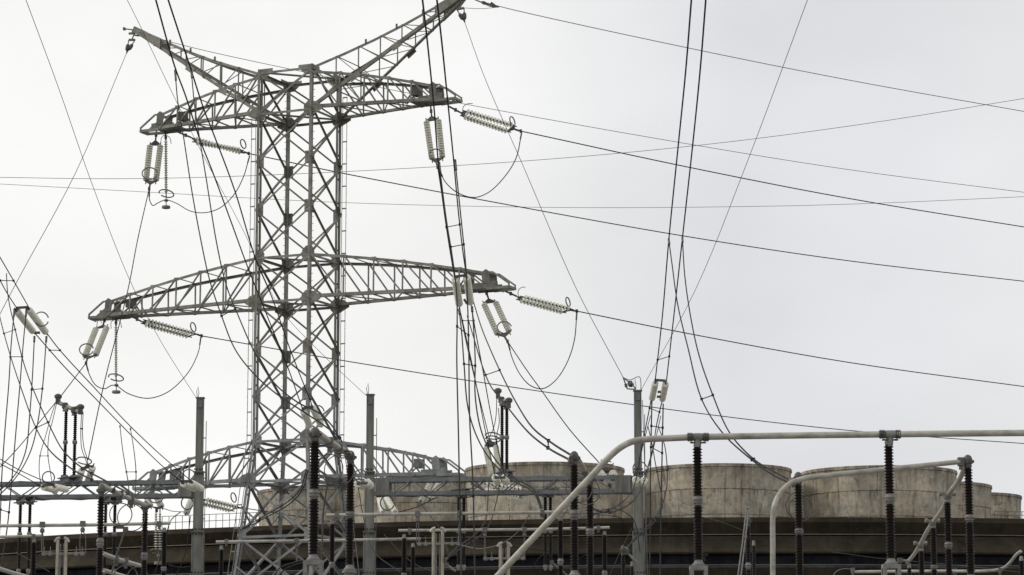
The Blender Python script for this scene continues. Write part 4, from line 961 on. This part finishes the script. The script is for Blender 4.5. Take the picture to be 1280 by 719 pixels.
busbar('pale tube riser at right bending over to the domed insulator', [(966, 810, 47.5), (966, 740, 47.5), (966, 680, 47.5), (966, 648, 47.5), (968, 632, 47.5), (975, 617, 47.6), (987, 605, 47.7), (1002, 599, 47.8), (1030, 595, 48), (1110, 586.5, 48.5), (1203, 577, 49)], 6.6, 48, 'alu', clamps=((1201, 577.2, 49),), k=6)
busbar('tan curved tube stepping down over four brown insulators at right', [(1208, 579, 49), (1199, 600, 51.5), (1186, 618, 54.5), (1180, 634, 57.5), (1167, 652, 61.5), (1159, 664, 64.5), (1150, 681, 68), (1142, 694, 72), (1134, 703, 75)], 6.2, 55, 'alu_aged', k=6)
for i, (x, y, D, lb) in enumerate(((1184, 617, 54.5, 'highest'), (1165.5, 651, 61.5, 'middle'), (1150.5, 679, 68, 'lowest'))):
    t = thing('cross_bracket', lb + ' pale cross bracket holding the curved tan tube on the right', 'bracket', W(x, y, D), 'cross brackets'); b = MB(); c = W(x, y, D)
    b.box(c + V((.0, 0, 0)), (.30, .08, .05)); b.tube([c + V((-.16, 0, 0)), c + V((-.10, 0, 0))], .05, 8); b.tube([c + V((.16, 0, 0)), c + V((.10, 0, 0))], .05, 8); b.box(c - V((0, 0, .06)), (.14, .14, .08)); b.build('arm', 'galv', t)
busbar('level pale tube at the bottom right, curling up at its right end', [(1064, 715, 76), (1110, 714.5, 76), (1170, 714, 75.5), (1238, 713.5, 75), (1252, 711, 75), (1262, 704, 74.5), (1270, 694, 74.2), (1276, 689, 74)], 3.8, 75.5, 'alu', clamps=((1066, 713, 76), (1194, 714, 75.5), (1250, 713, 75)))
busbar('short thick tan tube sloping between the two largest brown insulators', [(395, 541, 45), (410, 551, 46.1), (437, 568, 48.3)], 7.8, 46.5, 'alu_aged', clamps=((412, 553, 46.2), (424, 561, 47.2)))
busbar('short tan tube between the domed insulators behind the diagonal tube', [(720, 570, 47.5), (737, 597, 51)], 6.4, 49, 'alu_aged', clamps=((731, 588, 49.8),))
busbar('thick pale tube sloping down between the two left brown insulators', [(127, 607, 52), (150, 618, 54), (182, 632, 56.5)], 6.6, 54, 'alu', clamps=((150, 619, 54), (164, 625, 55)))
busbar('thick tube low on the left sloping down towards the bottom', [(128, 692, 62), (150, 700, 64), (178, 708, 67)], 5.6, 64, 'alu', clamps=((145, 699, 63.5), (157, 702, 64.5)))
busbar('tube in the bottom left corner of the view', [(-4, 710, 62), (15, 716, 64), (45, 724, 67)], 5.2, 64, 'alu')
busbar('stub of tube at the bottom beside the left brown insulator', [(130, 713, 66), (150, 719, 68), (170, 725, 70)], 5, 68, 'alu')
busbar('upper level tube on the left with two hanging links', [(-10, 657.5, 80), (60, 656.8, 80), (130, 656, 80), (213, 654, 80)], 4.2, 80, 'alu', hooks=((53, 656, 80, 1, 690), (103.5, 655, 80, 3.5, 692)), clamps=((199, 655, 80),))
busbar('lower short level tube at the left edge', [(-10, 671.3, 82), (30, 670.5, 82), (54, 669.6, 82)], 3.6, 82, 'alu', clamps=((42, 670.5, 82),))
busbar('level tube crossing before the pylon feet', [(270, 677.5, 84), (380, 676, 84), (450, 675, 84), (525, 673.6, 85)], 3.6, 84, 'alu', clamps=((283, 677, 84),), hooks=((371, 676, 84, .6, 702),))
busbar('upper middle level tube ending behind the diagonal tube', [(408, 644, 80), (520, 642.5, 80), (620, 641.5, 80), (706, 640, 80)], 4.1, 80, 'alu', clamps=((421, 644, 80), (678, 641, 80)), hooks=((522, 642.5, 80, 1.4, 678), (574.5, 642, 80, 1, 678)))
busbar('lower middle level tube passing behind the diagonal tube', [(498, 663.2, 84), (600, 662.5, 84), (690, 661.5, 84), (762, 659.5, 84)], 3.6, 84, 'alu', clamps=((512, 663, 84), (748, 660, 84)), hooks=((606, 662.5, 84, .6, 697), (655.5, 662, 84, .6, 697)))
# cable rings at the corners
def rings(label, defs):
    t = thing('cable_ring', label, 'cable loop', W(*defs[0][:3]), 'cable rings')
    for (x, y, D, R, nrm) in defs:
        b = MB(); b.tube(ringpts(W(x, y, D), V(nrm), rad(R * 2, D), 36), rad(1.35, D), 6, closed=True); b.build('ring', 'fitting', t, smooth=True)
rings('double cable ring around the domed insulator right of the bent riser', [(999, 632, 51, 17, (.1, -1, 0)), (1001, 636, 51.5, 15.5, (.3, -1, 0))])
rings('double cable ring under the left short tube', [(151, 643, 54, 14, (.3, -1, 0)), (164, 647, 55, 17, (.2, -1, 0))])
rings('double cable ring between the two largest brown insulators', [(413, 585, 47, 17, (.5, -1, 0)), (424, 588, 48, 19, (.3, -1, 0))])
rings('double cable ring behind the top of the diagonal tube', [(724, 610, 49.5, 18, (.4, -1, 0)), (733, 614, 50.5, 17, (.2, -1, 0))])
rings('pale half ring low on the left beside the sloping tube', [(157, 722, 63, 15, (.2, -1, 0)), (172, 722, 64, 13, (.4, -1, 0))])
# small earthing box where the rings meet, left
t = thing('junction_clamp', 'grey clamp block under the left cable rings', 'clamp', W(153, 662, 55), 'clamp blocks'); b = MB(); b.box(W(150, 659, 55), (.14, .12, .06)); b.box(W(157, 662, 55), (.09, .12, .1)); b.tube([W(156, 664, 55), W(147, 690, 60), W(140, 715, 66)], .02, 6); b.build('block', 'fitting', t)
t = thing('junction_clamp', 'grey clamp block behind the largest brown insulators', 'clamp', W(411, 598, 47), 'clamp blocks'); b = MB(); b.box(W(411, 599, 47.5), (.13, .12, .06)); b.box(W(418, 601, 47.5), (.08, .1, .08)); b.tube([W(410, 600, 47.5), W(404, 640, 50), W(402, 700, 54)], .016, 6); b.build('block', 'fitting', t)

# ------------------------------------------------------------------ two-rod contacts (pantograph heads)
def rods(px, D, ytop, half, yarm, ax0, ax1, label):
    c = W(px, ytop, D); t = thing('switch_contact', label, 'disconnector', (c.x, c.y, 0), 'two-rod contacts'); r = .036 * D / 80
    for s_ in (-1, 1):
        x = c.x + s_ * half * D / FPX
        b = MB(); b.tube([(x, D, 0), (x, D, c.z)], r * 1.25, 10); b.build('rod', 'alu_aged', t, smooth=True)
        b = MB(); b.tube([(x + s_ * r * 2.2, D, c.z - .06), (x + s_ * r * .6, D, c.z + .03), (x - s_ * r * 1.6, D, c.z + .06)], r * 1.25, 10); b.build('rod_cap', 'alu', t, smooth=True)
    b = MB(); b.tube([(c.x - .05, D + .1, 0), (c.x - .05, D + .1, c.z - .1)], r * .6, 8); b.tube([(c.x + .05, D + .1, 0), (c.x + .05, D + .1, c.z - .1)], r * .6, 8)
    z = c.z - .4
    while z > 1: b.box((c.x, D, z), (half * 2 * D / FPX, .06, .06)); z -= 1.1
    b.build('inner_guide', 'galv', t)
    b = MB(); p, q = W(ax0, yarm, D), W(ax1, yarm - .6, D); b.tube([p, q], r * .9, 8)
    for k in (.06, .20, .80, .94):
        m_ = p.lerp(q, k); b.box(m_, (.1, .1, .1)); b.tube([m_, m_ + V((0, 0, .2))], .012, 5)
    b.build('contact_arm', 'galv', t)
    b = MB(); b.box((c.x, D, .1), (.9, .9, .2)); b.build('footing', 'ground', t)
rods(77.5, 80, 675, 5.2, 692.5, 52, 106, 'pale two-rod contact with side arms under the left tube')
rods(547.5, 82, 662.5, 5.6, 680, 521, 576, 'pale two-rod contact standing between the middle tubes')
rods(630.5, 84, 681, 5.0, 698.5, 604, 657, 'pale two-rod contact just left of the diagonal tube')
# leaning rods by the bottom right-centre insulator
t = thing('leaning_rod_pair', 'pair of pale leaning rods beside the thin brown insulator right of centre', 'cable pair', W(932, 637, 61.5)); P = [W(933, 636, 61.5), W(929, 672, 60.5), W(921, 730, 59)]; Q = [W(936, 636, 61.5), W(932, 672, 60.5), W(925, 730, 59)]
for S_ in (P, Q):
    b = MB(); b.tube(S_, .016, 8); b.build('rod', 'ring', t, smooth=True)
b = MB(); b.box(W(931, 671, 60.5), (.10, .06, .05)); b.tube([W(933, 635, 61.5), W(936, 635, 61.5)], .035, 8); b.build('rod_clamp', 'galv', t)
for (pts, D, lb) in (([(783, 690), (790, 697), (795, 703)], 66, 'small pale link bar joining the two little brown insulators at bottom'), ([(558, 706), (568, 713), (570, 714)], 78, 'short pale contact stub at the foot of the middle two-rod contact'), ([(690, 703), (703, 714), (712, 722)], 90, 'thin grey link under the hanging insulators left of the diagonal tube'), ([(1125, 700.5), (1131, 701), (1136, 702)], 70, 'small pale link beside the top of the framed right support')):
    b = MB(); b.tube([W(*p, D) for p in pts], rad(3.4 if D < 80 else 2, D), 10); t = thing('link_bar', lb, 'link bar', W(*pts[0], D), 'link bars'); b.build('bar', 'galv', t, smooth=True)
    b = MB(); b.box(W(*pts[0], D), (.12, .12, .12)); b.build('bar_clamp', 'fitting', t)

# arcing horns on the pylon strings
for D, pts in ((161, [(579, 145), (579, 134), (584, 130), (591, 129.5)]), (160.3, [(648, 373), (648, 363), (652, 359.5), (657, 359)]), (170.3, [(121, 411), (122, 402), (125, 399), (127, 404)]), (169.6, [(201, 178), (202, 172), (206, 169), (212, 172), (214, 180)]), (170.2, [(139, 411), (139, 403), (143, 400), (150, 402), (152, 410)])):
    b = MB(); b.tube(catmull([W(*p, D) for p in pts], 4), .022, 5)
    near = min((o for o in COL.objects if o.name.startswith('insulator_string')), key=lambda o: (V(o.location) - W(*pts[0], D)).length)
    b.build('arcing_horn', 'ring', near, smooth=True)
for i, (pts, D0, D1, lb) in enumerate((
    ([(690, 600), (700, 618), (712, 632), (716, 645)], 146, 110, 'short dark cable from the right gantry beam towards the domed insulator'),
    ([(745, 640), (770, 636), (792, 650), (800, 690)], 90, 100, 'dark cable drooping before the foot of the right gantry post'),
    ([(660, 722), (672, 700), (683, 690)], 90, 88, 'short dark cable rising at the foot of the diagonal tube'),
    ([(700, 722), (722, 700), (745, 690), (765, 700)], 84, 84, 'thin cable arching low between the domed insulators and the slim one'),
    ([(480, 668), (500, 690), (520, 706), (545, 716)], 100, 90, 'thin cable sagging behind the slim insulators left of the middle contact'),
    ([(20, 690), (40, 702), (62, 715)], 90, 80, 'thin cable at the bottom left under the level tubes'),
    ([(210, 706), (225, 709), (240, 708)], 100, 145, 'thin cable running from the slim left insulator to the first gantry post'),
    ([(848, 640), (900, 652), (940, 668)], 150, 150, 'very thin faint cable across the dark building right of centre'),
    ([(1040, 690), (1100, 698), (1180, 705), (1290, 717)], 150, 150, 'very thin faint cable across the dark building at right'))):
    wire('slack_cable', lb, 'cable', pts, D0, D1, 1.0 if i < 7 else .5, 'wire' if i < 7 else 'ring', 'slack cables')
